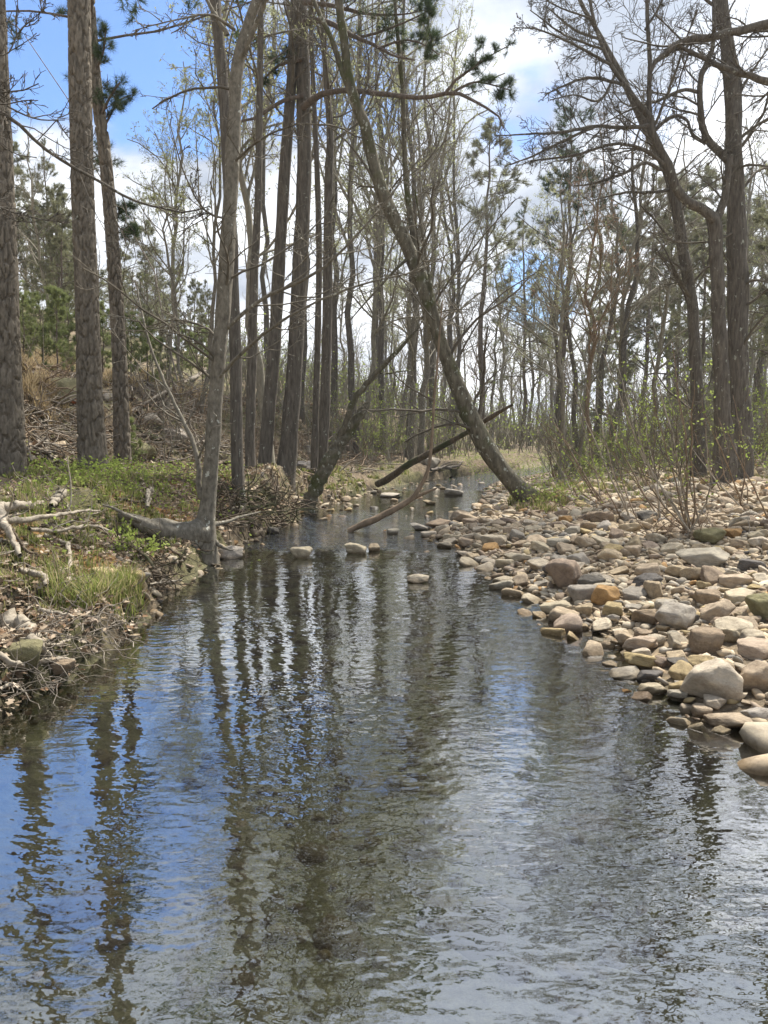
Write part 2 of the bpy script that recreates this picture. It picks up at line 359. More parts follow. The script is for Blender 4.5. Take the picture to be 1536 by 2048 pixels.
wob = noise(t, mapped(t, tcd, (1.2, .6, 1)), 1.0, 3, .5)
yy = tm('ADD', sp.outputs[1], tm('MULTIPLY', tm('SUBTRACT', wob, .5), 1.2))
riff = tm('MULTIPLY', mrange(yy, 9.2, 10.1, 0, 1), mrange(yy, 12.0, 14.5, 1, .12))
riff = tm('MAXIMUM', riff, mrange(yy, 18.5, 20, 0, .8))
chop = noise(t, mapped(t, tcd, (6, 10, 1)), 1.0, 3, .55)
hgt = tm('ADD', tm('MULTIPLY', r1, .0046), tm('MULTIPLY', r2, .0068)); hgt = tm('ADD', hgt, tm('MULTIPLY', r3, .0012))
calm = mrange(noise(t, mapped(t, tcd, (.55, .45, 1)), 1.0, 2, .5), .35, .65, .45, 1.5); hgt = tm('MULTIPLY', hgt, calm)
hgt = tm('ADD', hgt, tm('MULTIPLY', tm('MULTIPLY', chop, riff), .045))
bn = bumpn(t, hgt, 1.0, 1.0)
ge = mk(t, 'ShaderNodeNewGeometry'); dp = mk(t, 'ShaderNodeVectorMath', operation='DOT_PRODUCT'); t.links.new(bn, dp.inputs[0]); t.links.new(ge.outputs['Incoming'], dp.inputs[1])
cosn = tm('MINIMUM', tm('ABSOLUTE', dp.outputs['Value'], 0.0), 1.0)
F0 = .52      # reflection grows toward grazing view (Schlick), the same from above and below
fr_out = tm('ADD', tm('MULTIPLY', tm('POWER', tm('SUBTRACT', 1.0, cosn), 4.0), 1 - F0), F0)
gl = mk(t, 'ShaderNodeBsdfGlossy'); gl.inputs['Roughness'].default_value = .015; t.links.new(bn, gl.inputs['Normal']); t.links.new(tm('ADD', tm('MULTIPLY', riff, .03), .012), gl.inputs['Roughness'])
tr = mk(t, 'ShaderNodeBsdfTransparent'); tr.inputs[0].default_value = (.62, .67, .56, 1)
x = mk(t, 'ShaderNodeMixShader'); t.links.new(fr_out, x.inputs[0]); t.links.new(tr.outputs[0], x.inputs[1]); t.links.new(gl.outputs[0], x.inputs[2]); t.links.new(x.outputs[0], o.inputs[0])
water = bpy.data.objects.new('water', mb.mesh('water', m)); link(water); water['kind'] = 'structure'

# ------------------------------------------------------------------ branch growing
def tube_arrays(P, R, sides, amp=0.0, seed=0):
    """P (B,n,3) R (B,n) -> verts, quads: open tapering tubes, all branches at once."""
    B, n, _ = P.shape
    T = np.gradient(P, axis=1); T /= np.linalg.norm(T, axis=2, keepdims=True) + 1e-9
    mean = (P[:, -1] - P[:, 0]); mean /= np.linalg.norm(mean, axis=1, keepdims=True) + 1e-9
    ref = np.where(np.abs(mean[:, 2:3]) > .75, np.array([[1., 0, 0]]), np.array([[0., 0, 1.]]))
    U = np.cross(T, ref[:, None, :]); U /= np.linalg.norm(U, axis=2, keepdims=True) + 1e-9
    V = np.cross(T, U)
    th = np.arange(sides) / sides * 2 * math.pi
    rr = R[:, :, None] * np.ones(sides)
    if amp:
        aa = np.arange(n)[None, :, None] * .35; cx = np.cos(th)[None, None] * 1.6 + 5; sx = np.sin(th)[None, None] * 1.6
        rr = rr * (1 + amp * 2 * (vnoise(cx + aa * .6 + 0 * rr, sx + aa + 0 * rr, seed) - .5))
    v = P[:, :, None, :] + rr[..., None] * (np.cos(th)[None, None, :, None] * U[:, :, None, :] + np.sin(th)[None, None, :, None] * V[:, :, None, :])
    b_ = np.arange(B)[:, None, None] * n * sides; i = np.arange(n - 1)[None, :, None] * sides; j = np.arange(sides)[None, None, :]; j2 = (j + 1) % sides
    a0 = b_ + i + j; a1 = b_ + i + j2
    return v.reshape(-1, 3), np.stack((a0, a1, a1 + sides, a0 + sides), -1).reshape(-1, 4)
def spline(pts, n):
    """pts (k,m) -> n points on a Catmull-Rom curve, even in arc length."""
    p = np.asarray(pts, float); k = len(p)
    if k == 2: tt = np.linspace(0, 1, n)[:, None]; return p[0] * (1 - tt) + p[1] * tt
    e = np.vstack((2 * p[0] - p[1], p, 2 * p[-1] - p[-2])); out = []
    for i in range(k - 1):
        a, b_, c, d = e[i:i + 4]; t_ = np.linspace(0, 1, 14, endpoint=False)[:, None]
        out.append(.5 * ((2 * b_) + (c - a) * t_ + (2 * a - 5 * b_ + 4 * c - d) * t_ ** 2 + (-a + 3 * b_ - 3 * c + d) * t_ ** 3))
    out = np.vstack(out + [p[-1:]]); s = np.concatenate(([0], np.cumsum(np.linalg.norm(np.diff(out[:, :3], axis=0), axis=1))))
    q = np.linspace(0, s[-1], n); return np.stack([np.interp(q, s, out[:, j]) for j in range(out.shape[1])], 1)
def children(P, R, cnt, r_, t0=.2, t1=1.0, ln=.5, ang=(35, 65), npts=5, wig=.14, up=.06, rr=.5, rmin=.003, absl=None, tips=True):
    B, n, _ = P.shape
    idx = np.repeat(np.arange(B), cnt); K = len(idx)
    tt = r_.uniform(t0, t1, K)
    f = tt * (n - 1); i0 = np.minimum(f.astype(int), n - 2); ff = (f - i0)[:, None]
    pos = P[idx, i0] * (1 - ff) + P[idx, i0 + 1] * ff
    pr = R[idx, i0] * (1 - ff[:, 0]) + R[idx, i0 + 1] * ff[:, 0]
    T = P[idx, i0 + 1] - P[idx, i0]; T /= np.linalg.norm(T, axis=1, keepdims=True) + 1e-9
    Lp = np.linalg.norm(P[idx, -1] - P[idx, 0], axis=1) if absl is None else np.full(K, absl)
    Ln = Lp * ln * (1.12 - .62 * (tt - t0) / (t1 - t0 + 1e-6)) * r_.uniform(.55, 1.15, K)
    rv = r_.normal(size=(K, 3)); pp = rv - (rv * T).sum(1, keepdims=True) * T; pp /= np.linalg.norm(pp, axis=1, keepdims=True) + 1e-9
    a = np.radians(r_.uniform(ang[0], ang[1], K))[:, None]
    d = np.cos(a) * T + np.sin(a) * pp
    out = np.zeros((K, npts, 3)); out[:, 0] = pos; st = (Ln / (npts - 1))[:, None]; drift = r_.normal(size=(K, 3)) * wig * .6
    for k in range(1, npts):
        d = d + r_.normal(size=(K, 3)) * wig + drift + np.array([0, 0, up]); d /= np.linalg.norm(d, axis=1, keepdims=True)
        out[:, k] = out[:, k - 1] + d * st
    r0 = np.maximum(np.minimum(pr * rr * r_.uniform(.75, 1.15, K), Ln * .022 + .002), rmin)
    rad_ = r0[:, None] * np.linspace(1, .45, npts)[None, :]
    return out, np.maximum(rad_, rmin * .6)

def scatter(mb, tv, tf, pos, axis_dir, size, r_, spin=True, cols=None, flat=None, tri=True):
    """place a small template (m,3) at each position with +Z along axis_dir."""
    K = len(pos)
    if K == 0: return
    Zd = axis_dir / (np.linalg.norm(axis_dir, axis=1, keepdims=True) + 1e-9)
    rv = r_.normal(size=(K, 3)); Xd = rv - (rv * Zd).sum(1, keepdims=True) * Zd; Xd /= np.linalg.norm(Xd, axis=1, keepdims=True) + 1e-9
    Yd = np.cross(Zd, Xd); size = np.broadcast_to(np.asarray(size, float).reshape(-1, 1) if np.ndim(size) else np.array([[size]]), (K, 1))
    tvs = tv if tv.ndim == 3 else tv[None]
    v = pos[:, None, :] + size[:, :, None] * (tvs[..., 0:1] * Xd[:, None] + tvs[..., 1:2] * Yd[:, None] + tvs[..., 2:3] * Zd[:, None])
    mcount = v.shape[1]; f = (tf[None] + (np.arange(K) * mcount)[:, None, None]).reshape(-1, tf.shape[1])
    cc_ = None if cols is None else np.repeat(cols, mcount, 0)
    if tf.shape[1] == 3: mb.add(v, t=f, col=cc_)
    else: mb.add(v, q=f, col=cc_)
LEAF_V = np.array([[0, 0, 0], [.28, .06, .35], [.22, .05, .75], [0, 0, 1.0], [-.24, .05, .7], [-.28, .06, .3]]); LEAF_F = np.array([[0, 1, 5], [1, 2, 4], [1, 4, 5], [2, 3, 4]])
BUD_V = np.array([[0, 0, 0], [.3, .1, .5], [0, 0, 1.], [-.3, .1, .5]]); BUD_F = np.array([[0, 1, 2], [0, 2, 3]])
def tuft(n, wd, spread, seed):
    r_ = np.random.default_rng(seed); v = []; f = []
    for i in range(n):
        a = r_.uniform(0, 2 * math.pi); s = math.radians(r_.uniform(8, spread)); d = np.array([math.sin(s) * math.cos(a), math.sin(s) * math.sin(a), math.cos(s)])
        sd_ = np.cross(d, r_.normal(size=3)); sd_ /= np.linalg.norm(sd_); b0 = d * 0.0 + np.array([0, 0, r_.uniform(-.5, .3)]); k = len(v)
        v += [b0 + sd_ * wd, b0 - sd_ * wd, b0 + d * r_.uniform(.7, 1.05) + np.array([0, 0, -.08])]; f.append([k, k + 1, k + 2])
    return np.array(v), np.array(f)
TUFT_FINE = tuft(34, .016, 78, 1); TUFT_FAR = tuft(15, .045, 85, 2); TUFT_MID = tuft(22, .028, 80, 3)

def tube_part(name, root, P, R, sides, m, kind=None, amp=0, origin=None):
    mb = MB()
    if isinstance(P, list):
        for p_, r_, s_ in zip(P, R, sides):
            v, q = tube_arrays(p_, r_, s_, amp); mb.add(v, q=q)
    else:
        v, q = tube_arrays(P, R, sides, amp); mb.add(v, q=q)
    return part(name, mb.mesh(name, m), root, kind, origin)

def worldpts(pl):
    out = []
    for (px, py, Yd, wd) in pl:
        p_ = at(px, py, Yd); out.append([*p_, wd / 2 / FPX * proj(p_)[2]])
    return np.array(out)

def plated_trunk(pts, n, sides, seed, cw=.066, ch=.25, deep=.045):
    """pine trunk with real bark plates: jittered cells raised between sunk cracks."""
    sp0 = spline(pts, 400); zc_ = int(np.argmax(sp0[:, 2] > 8.6)) or 399; q_ = np.concatenate((np.linspace(0, zc_, n), np.linspace(zc_, 399, 90)[1:])); sp_ = np.stack([np.interp(q_, np.arange(400), sp0[:, j]) for j in range(4)], 1); n = len(q_); P, R = sp_[:, :3], sp_[:, 3]
    T = np.gradient(P, axis=0); T /= np.linalg.norm(T, axis=1, keepdims=True)
    U = np.cross(T, [0, 1., 0]); U /= np.linalg.norm(U, axis=1, keepdims=True); V = np.cross(T, U)
    s = np.concatenate(([0], np.cumsum(np.linalg.norm(np.diff(P, axis=0), axis=1))))
    th = np.arange(sides) / sides
    nc = max(8, int(round(2 * math.pi * R.mean() / cw)))
    A = th[None, :] * nc + 0 * s[:, None]; H = s[:, None] / ch + 0 * A
    A = A + .35 * (vnoise(A * .8, H * 1.4, seed) - .5) * 2; H = H + .9 * (vnoise(A * .5, H * .5, seed + 2) - .5); 
    f1 = np.full(A.shape, 9.); f2 = np.full(A.shape, 9.); idv = np.zeros(A.shape)
    ia = np.floor(A); ih = np.floor(H)
    for da in (-1, 0, 1):
        for dh in (-1, 0, 1):
            ca = ia + da; chh = ih + dh; wa = np.mod(ca, nc)
            qx = ca + .5 + .8 * (hash2(wa, chh, seed) - .5) + .5 * np.mod(chh, 2); qy = chh + .5 + .85 * (hash2(wa, chh, seed + 5) - .5)
            d = (np.abs(A - qx) ** 2.7 + np.abs((H - qy) * .85) ** 2.7) ** (1 / 2.7)
            cl = d < f1; f2 = np.where(cl, f1, np.minimum(f2, d)); idv = np.where(cl, hash2(wa, chh, seed + 9), idv); f1 = np.where(cl, d, f1)
    edge = sstep(.03, .2, f2 - f1)
    edge = 1 - (1 - edge) * np.clip(.15 + 1.5 * vnoise(A * .9 + 3, H * 1.3, seed + 21), 0, 1.15)
    disp = deep * (edge - .5) + .006 * (idv - .5) + .004 * (vnoise(A * 3, H * 5, seed + 3) - .5)
    rr = R[:, None] + disp - deep * .4
    v = P[:, None] + rr[..., None] * (np.cos(th * 2 * math.pi)[None, :, None] * U[:, None] + np.sin(th * 2 * math.pi)[None, :, None] * V[:, None])
    i = np.arange(n - 1)[:, None] * sides; j = np.arange(sides)[None]; j2 = (j + 1) % sides
    q = np.stack((i + j, i + j2, i + sides + j2, i + sides + j), -1).reshape(-1, 4)
    tone = (.88 + .3 * idv)[..., None] * np.array([1, .96, .93]); hgt_ = np.clip((s - 1.0) / 7, 0, 1)[:, None, None]
    tone = tone * (1 + .12 * hgt_)
    mb = MB(); mb.add(v, q=q, col=tone.reshape(-1, 3)); return mb, sp_

def pine_crown(r_, base, top, rb, nb, length, tuft_t, tsize, up=.05, droop=0.0, dens=1.0, gap=0, t0=0.0):
    """branches and needle tufts on the upper stem between base and top (3D points). returns branch tubes + tuft positions"""
    sp_ = np.linspace(0, 1, 10)[:, None]; P = (np.array(base) * (1 - sp_) + np.array(top) * sp_)[None]; R = np.linspace(rb, rb * .25, 10)[None]
    b1 = children(P, R, nb, r_, t0, 1, 1, (58, 88), 7, .13, up, .42, .008, absl=length)
    b2 = children(*b1, max(3, int(7 * dens)), r_, .3, 1, .42, (25, 60), 4, .16, .05, .5, .005)
    b3 = children(*b2, 2, r_, .35, 1, .5, (20, 50), 3, .16, .06, .6, .004)
    pos = np.concatenate((b1[0][:, -1], b2[0][:, -1], b2[0][:, -2], b3[0][:, -1], b3[0][:, 1]))
    d = np.concatenate((b1[0][:, -1] - b1[0][:, -2], b2[0][:, -1] - b2[0][:, -2], b2[0][:, -1] - b2[0][:, -2], b3[0][:, -1] - b3[0][:, -2], b3[0][:, -1] - b3[0][:, -2]))
    d = d / (np.linalg.norm(d, axis=1, keepdims=True) + 1e-9) + np.array([0, 0, .35])
    return (b1, b2, b3), pos, d
def needles_part(root, pos, d, t_, size, m, r_, origin=None, name='needles'):
    mb = MB(); scatter(mb, t_[0], t_[1], pos, d, size * r_.uniform(.75, 1.2, len(pos)), r_)
    return part(name, mb.mesh(name, m, False), root, 'stuff' if False else None, origin)
def bud_part(root, branches, per, size, m, r_, name='leaves', origin=None, tmpl=(BUD_V, BUD_F), frac=1.0):
    P = branches[0]; B, n, _ = P.shape; idx = np.repeat(np.arange(B), per)
    if frac < 1: idx = idx[r_.random(len(idx)) < frac]
    i = r_.integers(max(1, n // 2), n, len(idx)); pos = P[idx, i] + r_.normal(size=(len(idx), 3)) * .02
    d = (P[idx, i] - P[idx, i - 1]); d = d / (np.linalg.norm(d, axis=1, keepdims=True) + 1e-9) + r_.normal(size=(len(idx), 3)) * .9
    mb = MB(); scatter(mb, tmpl[0], tmpl[1], pos, d, size * r_.uniform(.6, 1.3, len(idx)), r_); return part(name, mb.mesh(name, m, False), root, None, origin)

LAND = []     # (px, phrase): trees that can be found by sight, used to say where the others stand
# ---- big plated pines at the left
def big_pine(pl, label, seed, crown=True, ysz=(.17, 34), nb=22, sides=72):
    r_ = np.random.default_rng(seed); pts = worldpts(pl)
    b0 = pts[0].copy(); b0[2] = min(b0[2], hz(b0[0], b0[1])) - .25; b0[3] *= 1.12
    pts = np.vstack((b0[None], pts))
    root = empty('pine_tree', (pts[1, 0], pts[1, 1], hz(pts[1, 0], pts[1, 1])), label, 'tree', 'tall pines on the left bank')
    mb, sp_ = plated_trunk(pts, 420, sides, seed)
    part('trunk', mb.mesh('trunk', M['pine_bark']), root)
    if crown:
        top = sp_[-1, :3]; low = sp_[np.argmax(sp_[:, 2] > sp_[-1, 2] * .66), :3]
        bb, pos, d = pine_crown(r_, low, top, sp_[-1, 3] * 2, nb, 2.6, None, .2)
        tube_part('branches', root, [b_[0] for b_ in bb], [b_[1] for b_ in bb], [6, 4, 3], M['pine_bark_far'])
        needles_part(root, pos, d, TUFT_MID, .19, M['needle'], r_)
    return root, sp_, r_
big_pine([(18, 935, 11, 66), (12, 700, 11, 54), (8, 500, 11, 48), (-4, 200, 11, 44), (-14, -50, 11, 40), (-30, -500, 11.2, 34), (-45, -1000, 11.6, 22), (-50, -1250, 11.8, 10)], 'thick dark pine with plated bark cut by the frame edge, tan grass behind it', 11)
big_pine([(187, 940, 11.6, 60), (180, 800, 11.6, 49), (174, 600, 11.6, 45), (166, 400, 11.6, 43), (161, 200, 11.6, 43), (158, 0, 11.6, 42), (150, -400, 11.8, 34), (146, -900, 12, 20), (146, -1150, 12.3, 8)], 'stout pine with the clearest plated bark, the thickest trunk before the rusty rock', 12)
_, spC, rC = big_pine([(245, 915, 13.6, 34), (238, 700, 13.6, 28), (226, 500, 13.6, 26), (212, 330, 13.6, 24), (197, 210, 13.6, 23), (188, 120, 13.6, 20), (180, 0, 13.6, 18), (168, -200, 13.7, 16), (160, -420, 13.9, 7)], 'thin curving pine right behind the stout plated pine, needle tufts high up', 13, nb=18, sides=56)
LAND += [(15, 'the plated pine at the frame edge'), (185, 'the stoutest plated pine'), (240, 'the thin curved pine')]
def limb(root, pl, m, r_, sides=8, twigs=True, n=22, name='limb', tufts=None, sub=(10, 5, 3), bud=None, ln=.34):
    """a main limb drawn by its course, with its own twigs"""
    sp_ = spline(worldpts(pl), n); P = sp_[None, :, :3].copy(); R = sp_[None, :, 3]
    P[0, 1:-1] += r_.normal(size=(n - 2, 3)) * R[0, 1:-1, None] * .16
    Ps = [P]; Rs = [R]; sd_ = [sides]
    if twigs:
        b1 = children(P, R, sub[0], r_, .12, 1, ln, (30, 70), 6, .17, .07, .42, .007); b2 = children(*b1, sub[1], r_, .15, 1, .5, (25, 60), 5, .2, .06, .6, .005)
        Ps += [b1[0], b2[0]]; Rs += [b1[1], b2[1]]; sd_ += [4, 3]
        if sub[2]:
            b3 = children(*b2, sub[2], r_, .2, 1, .5, (25, 60), 3, .2, .05, .7, .0042); Ps.append(b3[0]); Rs.append(b3[1]); sd_.append(3)
        else: b3 = b2
    o_ = tube_part(name, root, Ps, Rs, sd_, m)
    if twigs and tufts:
        pos = np.concatenate((b2[0][:, -1], b3[0][:, -1])); d = np.concatenate((b2[0][:, -1] - b2[0][:, -2], b3[0][:, -1] - b3[0][:, -2])); d = d / np.linalg.norm(d, axis=1, keepdims=True) + np.array([0, 0, .4])
        k = part('needles', (lambda q: (scatter(q, TUFT_FINE[0], TUFT_FINE[1], pos, d, tufts * r_.uniform(.75, 1.2, len(pos)), r_), q.mesh('needles', M['needle'], False))[1])(MB()), o_, None, 0)
        k.matrix_parent_inverse = o_.matrix_world.inverted() if False else Matrix.Identity(4)
    if twigs and bud:
        k = bud_part(o_, b3, bud[0], bud[1], bud[2], r_, 'leaves', 0); 
    return o_, sp_
rootC = [o_ for o_ in C.objects if o_.name.startswith('pine_tree')][2]
for pl in ([(200, 235, 13.6, 6), (222, 190, 13.3, 5), (240, 165, 13.1, 3)], [(205, 260, 13.6, 5), (235, 205, 13.9, 4), (262, 190, 14, 2.5)], [(188, 150, 13.6, 5), (205, 110, 13.4, 4), (212, 60, 13.2, 2.5)],
           [(190, 170, 13.6, 4), (160, 130, 14.2, 3), (138, 100, 14.4, 2)], [(190, 60, 13.6, 4), (160, 40, 14.2, 3), (136, 20, 14.4, 2)], [(222, 440, 13.6, 4), (245, 420, 13.8, 3), (262, 410, 14, 2)], [(225, 470, 13.6, 4), (250, 462, 13.8, 3), (272, 458, 14, 2)], [(214, 330, 13.6, 4), (195, 320, 14.5, 3), (188, 322, 14.7, 2)]):
    limb(rootC, pl, M['pine_bark_far'], rC, 6, n=8, sub=(9, 4, 0), tufts=.15)

# ---- the other large trees
def hero_tree(name, label, group, stems, limbs=(), bm='oak_bark', seed=1, sides=20, top=None, sub=(10, 5, 3), bud=None, cat='tree', ground_base=True, twig='twig', crown=None, amp=.1, tsub=None, n=90, lace=None):
    r_ = np.random.default_rng(seed); root = None
    for si, pl in enumerate(stems):
        pts = worldpts(pl)
        if si == 0:
            gz = hz(pts[0, 0], pts[0, 1]) if ground_base else pts[0, 2]
            if ground_base:
                b0 = pts[0].copy(); b0[2] = min(gz, b0[2]) - .25; b0[3] *= 1.25; pts = np.vstack((b0[None], pts))
            root = empty(name, (pts[0, 0], pts[0, 1], gz), label, cat, group)
        sp_ = spline(pts, n); P = sp_[None, :, :3]; R = sp_[None, :, 3]
        v, q = tube_arrays(P, R, sides, amp, seed + si); mb = MB(); mb.add(v, q=q)
        part('trunk' if si == 0 else 'stem', mb.mesh('trunk', M[bm]), root)
        if lace and si in lace:
            c1 = children(P, R, lace[si], r_, .12, 1, 1, (35, 75), 8, .17, .06, .22, .008, absl=1.7); c2 = children(*c1, 7, r_, .15, 1, .5, (28, 65), 6, .2, .05, .6, .006); c3_ = children(*c2, 5, r_, .15, 1, .5, (25, 60), 4, .22, .05, .7, .0045)
            tube_part('branches', root, [c1[0], c2[0], c3_[0]], [c1[1], c2[1], c3_[1]], [5, 3, 3], M[twig])
        if tsub:
            t0_, cnt, ln_, upv = tsub; b1 = children(P, R, cnt, r_, t0_, 1, 1, (38, 75), 9, .12, upv, .4, .006, absl=ln_)
            b2 = children(*b1, sub[0], r_, .15, 1, .42, (28, 62), 6, .16, .07, .5, .004); b3 = children(*b2, sub[1], r_, .15, 1, .5, (25, 60), 5, .18, .06, .55, .003); b4 = children(*b3, sub[2], r_, .15, 1, .5, (25, 60), 3, .18, .05, .7, .0042)
            tube_part('branches', root, [b1[0], b2[0], b3[0], b4[0]], [b1[1], b2[1], b3[1], b4[1]], [6, 4, 3, 3], M[twig])
            if bud: bud_part(root, b4, bud[0], bud[1], M[bud[2]], r_, origin=None)
    for pl in limbs: limb(root, pl, M[twig if pl[0][3] < 7 else bm], r_, 8, sub=sub)
    return root, r_
gT = 'grey and dark trunks standing along the left bank'
# the pale crooked tree on the bank edge
YD = float(hit(408, 1092)[1]) + .05
D, rD = hero_tree('crooked_tree', 'pale grey tree rising from a horizontal root log at the water, forked above', None,
    [[(408, 1085, YD, 53.3), (410, 1045, YD, 39.6), (416, 1000, YD, 29.2), (422, 920, YD, 28.4), (430, 820, YD, 28.4), (440, 700, YD, 28.4), (447, 620, YD, 29.2), (455, 500, YD, 28.4), (460, 400, YD, 27.5), (467, 270, YD, 26.7), (474, 140, YD, 24.1), (500, 40, YD, 20.6), (525, -40, YD, 18.1), (560, -250, YD + 0.2, 14.6), (590, -500, YD + 0.4, 10.3), (600, -800, YD + 0.6, 5.2)]],
    [[(445, 665, YD, 9), (520, 600, YD - 0.2, 8), (640, 540, YD - 0.5, 6), (740, 440, YD - 0.7, 4), (860, 290, YD - 0.9, 2.5)],
     [(430, 765, YD, 7), (500, 690, YD - 0.4, 7), (600, 620, YD - 0.8, 5), (720, 570, YD - 1, 4), (850, 540, YD - 1.2, 2)],
     [(445, 690, YD, 6), (410, 655, YD + 0.2, 5), (350, 640, YD + 0.4, 3.5), (290, 655, YD + 0.6, 2)],
     [(435, 720, YD, 6), (405, 690, YD - 0.2, 5), (370, 672, YD - 0.3, 3), (320, 660, YD - 0.3, 2)],
     [(474, 130, YD, 13), (495, 90, YD - 0.1, 11), (520, 30, YD - 0.2, 9), (560, -60, YD - 0.4, 7)],
     [(455, 70, YD, 10), (430, 30, YD + 0, 8), (400, -20, YD + 0, 6), (350, -60, YD + 0.2, 4)],
     [(458, 440, YD, 5), (410, 420, YD - 0.2, 4), (370, 350, YD - 0.4, 3), (340, 250, YD - 0.4, 2)],
     [(462, 330, YD, 5), (520, 280, YD - 0.3, 4), (590, 250, YD - 0.5, 3), (660, 250, YD - 0.6, 2)],
     [(470, 60, YD, 7), (420, 30, YD - 0.2, 5), (350, 40, YD - 0.4, 3), (270, 60, YD - 0.5, 2)]],
    'grey_bark', 21, 26, sub=(9, 5, 3), tsub=(.72, 9, 3.2, .05), amp=.16, lace={0: 14})
mb = MB(); sp_ = spline(worldpts([(412, 1066, YD + 0, 62), (380, 1068, YD - 0.1, 50), (340, 1062, YD - 0.2, 42), (300, 1054, YD - 0.3, 34), (268, 1040, YD - 0.3, 22), (240, 1030, YD - 0.2, 14)]), 30)
v, q = tube_arrays(sp_[None, :, :3], sp_[None, :, 3], 22, .22, 4); mb.add(v, q=q); part('root_log', mb.mesh('root_log', M['grey_bark']), D)
for pl in ([(300, 1046, YD - 0.3, 12), (262, 1035, YD - 0.4, 9), (230, 1018, YD - 0.3, 6), (205, 1010, YD - 0.1, 4)], [(400, 1085, YD - 0.1, 20), (385, 1100, YD - 0.2, 14), (360, 1112, YD - 0.3, 9)], [(418, 1010, YD + 0, 10), (400, 990, YD + 0, 12), (392, 900, YD + 0.1, 10), (345, 800, YD + 0.3, 7), (300, 690, YD + 0.5, 5), (270, 560, YD + 0.8, 3)]):
    limb(D, pl, M['grey_bark'], rD, 10, twigs=len(pl) > 5, sub=(8, 4, 0))
for pl in ([(405, 1075, YD, 15), (388, 1095, YD - .05, 9), (370, 1108, YD - .1, 5), (352, 1112, YD - .1, 2)], [(418, 1070, YD, 15), (436, 1088, YD - .02, 9), (452, 1098, YD, 5), (466, 1101, YD + .02, 2)], [(420, 1050, YD, 13), (446, 1046, YD + .15, 8), (480, 1034, YD + .4, 5), (520, 1024, YD + .8, 3)], [(410, 1085, YD - .02, 16), (408, 1102, YD - .08, 10), (398, 1116, YD - .12, 4)]):
    limb(D, pl, M['grey_bark'], rD, 10, twigs=False, name='root')
LAND.append((430, 'the crooked pale tree'))
def pl_line(pts, Yd): return [(p_[0], p_[1], Yd, p_[2]) for p_ in pts]
hero_tree('bare_tree', 'straight grey trunk with pale spots just behind the crooked pale tree', gT, [pl_line([(478, 988, 28), (474, 900, 25), (472, 750, 24), (468, 620, 24), (462, 450, 24), (452, 250, 23), (442, 120, 22), (430, 0, 21), (415, -250, 18), (400, -600, 12), (395, -900, 6)], 11.3)], bm='oak_bark', seed=22, tsub=(.6, 14, 3.2, .04), sub=(6, 4, 3), bud=(2, .035, 'bud_leaf'))
hero_tree('bare_tree', 'dark upright trunk touching the spotted grey trunk, its foot in leaves', gT, [pl_line([(503, 965, 24), (500, 870, 20), (505, 700, 19), (508, 560, 17), (516, 400, 15), (519, 200, 13), (522, 0, 11), (525, -300, 8), (525, -600, 4)], 13)], bm='oak_bark', seed=23, tsub=(.5, 14, 2.6, .05), sub=(6, 4, 3), bud=(2, .04, 'bud_leaf'))
hero_tree('pine_tree', 'dark leaning pine trunk, slimmer neighbour of the big central pine', 'tall pines on the left bank', [pl_line([(528, 958, 32), (532, 900, 27), (540, 800, 26), (550, 670, 25), (560, 500, 24), (570, 342, 23), (580, 200, 21), (588, 60, 19), (598, -200, 16), (606, -600, 9), (608, -800, 4)], 14.5)], bm='oak_bark', seed=24, tsub=(.45, 14, 2.4, .05), sub=(6, 4, 3))
H, rH = hero_tree('pine_tree', 'big central pine with a long arching limb reaching over the creek', 'tall pines on the left bank', [pl_line([(570, 968, 44), (576, 900, 36), (586, 780, 32), (594, 650, 31), (602, 500, 30), (608, 342, 29), (607, 171, 27), (603, 0, 25), (600, -300, 20), (598, -650, 12), (598, -850, 5)], 14.5)], bm='oak_bark', seed=25, sides=30, tsub=(.62, 12, 2.4, .03), sub=(5, 3, 2))
YH = 14.3
for pl, tf in (([(606, 215, YH, 15), (640, 190, 14, 12), (690, 180, 13.6, 11), (760, 188, 13.2, 10), (850, 195, 12.9, 9), (905, 185, 12.7, 8), (945, 200, 12.6, 6), (1000, 235, 12.5, 4), (1010, 262, 12.5, 2)], 0),
               ([(890, 188, 12.7, 7), (912, 160, 12.6, 6), (940, 140, 12.5, 5), (975, 115, 12.4, 3), (1010, 95, 12.3, 2)], .17), ([(905, 185, 12.7, 5), (945, 165, 12.6, 4), (985, 170, 12.5, 3), (1020, 180, 12.4, 2)], .17),
               ([(606, 45, YH, 14), (650, 42, 14, 11), (700, 68, 13.6, 9), (745, 88, 13.3, 7), (785, 110, 13, 5), (830, 120, 12.8, 3)], .0), ([(720, 75, 13.5, 6), (770, 60, 13.2, 5), (820, 40, 13, 3.5), (860, 20, 12.8, 2)], .17), ([(760, 95, 13.2, 5), (810, 80, 13, 4), (850, 90, 12.8, 3), (880, 110, 12.6, 2)], .17),
               ([(606, 5, YH, 11), (655, 10, 14, 9), (720, 25, 13.6, 7), (790, 30, 13.2, 4), (850, 20, 12.8, 2)], .17), ([(606, 190, YH, 9), (560, 205, 14.3, 8), (510, 235, 14.2, 6), (450, 250, 14, 3)], .0), ([(606, 120, YH, 8), (560, 130, 14.6, 6), (525, 160, 14.8, 3)], .17)):
    limb(H, pl, M['pine_bark_far'], rH, 8, n=18, sub=(10, 6, 0) if tf else (6, 3, 0), tufts=tf * .72 or None, ln=.3)
LAND.append((575, 'the big central pine'))
hero_tree('bare_tree', 'slim straight trunk in the pair right of the big central pine', gT, [pl_line([(628, 935, 15), (632, 800, 13), (636, 650, 13), (638, 500, 12), (634, 342, 11), (628, 200, 9), (620, 0, 8), (612, -300, 4)], 16)], bm='oak_bark', seed=26, tsub=(.5, 14, 2.6, .07), sub=(6, 4, 3), bud=(2, .04, 'bud_leaf'))
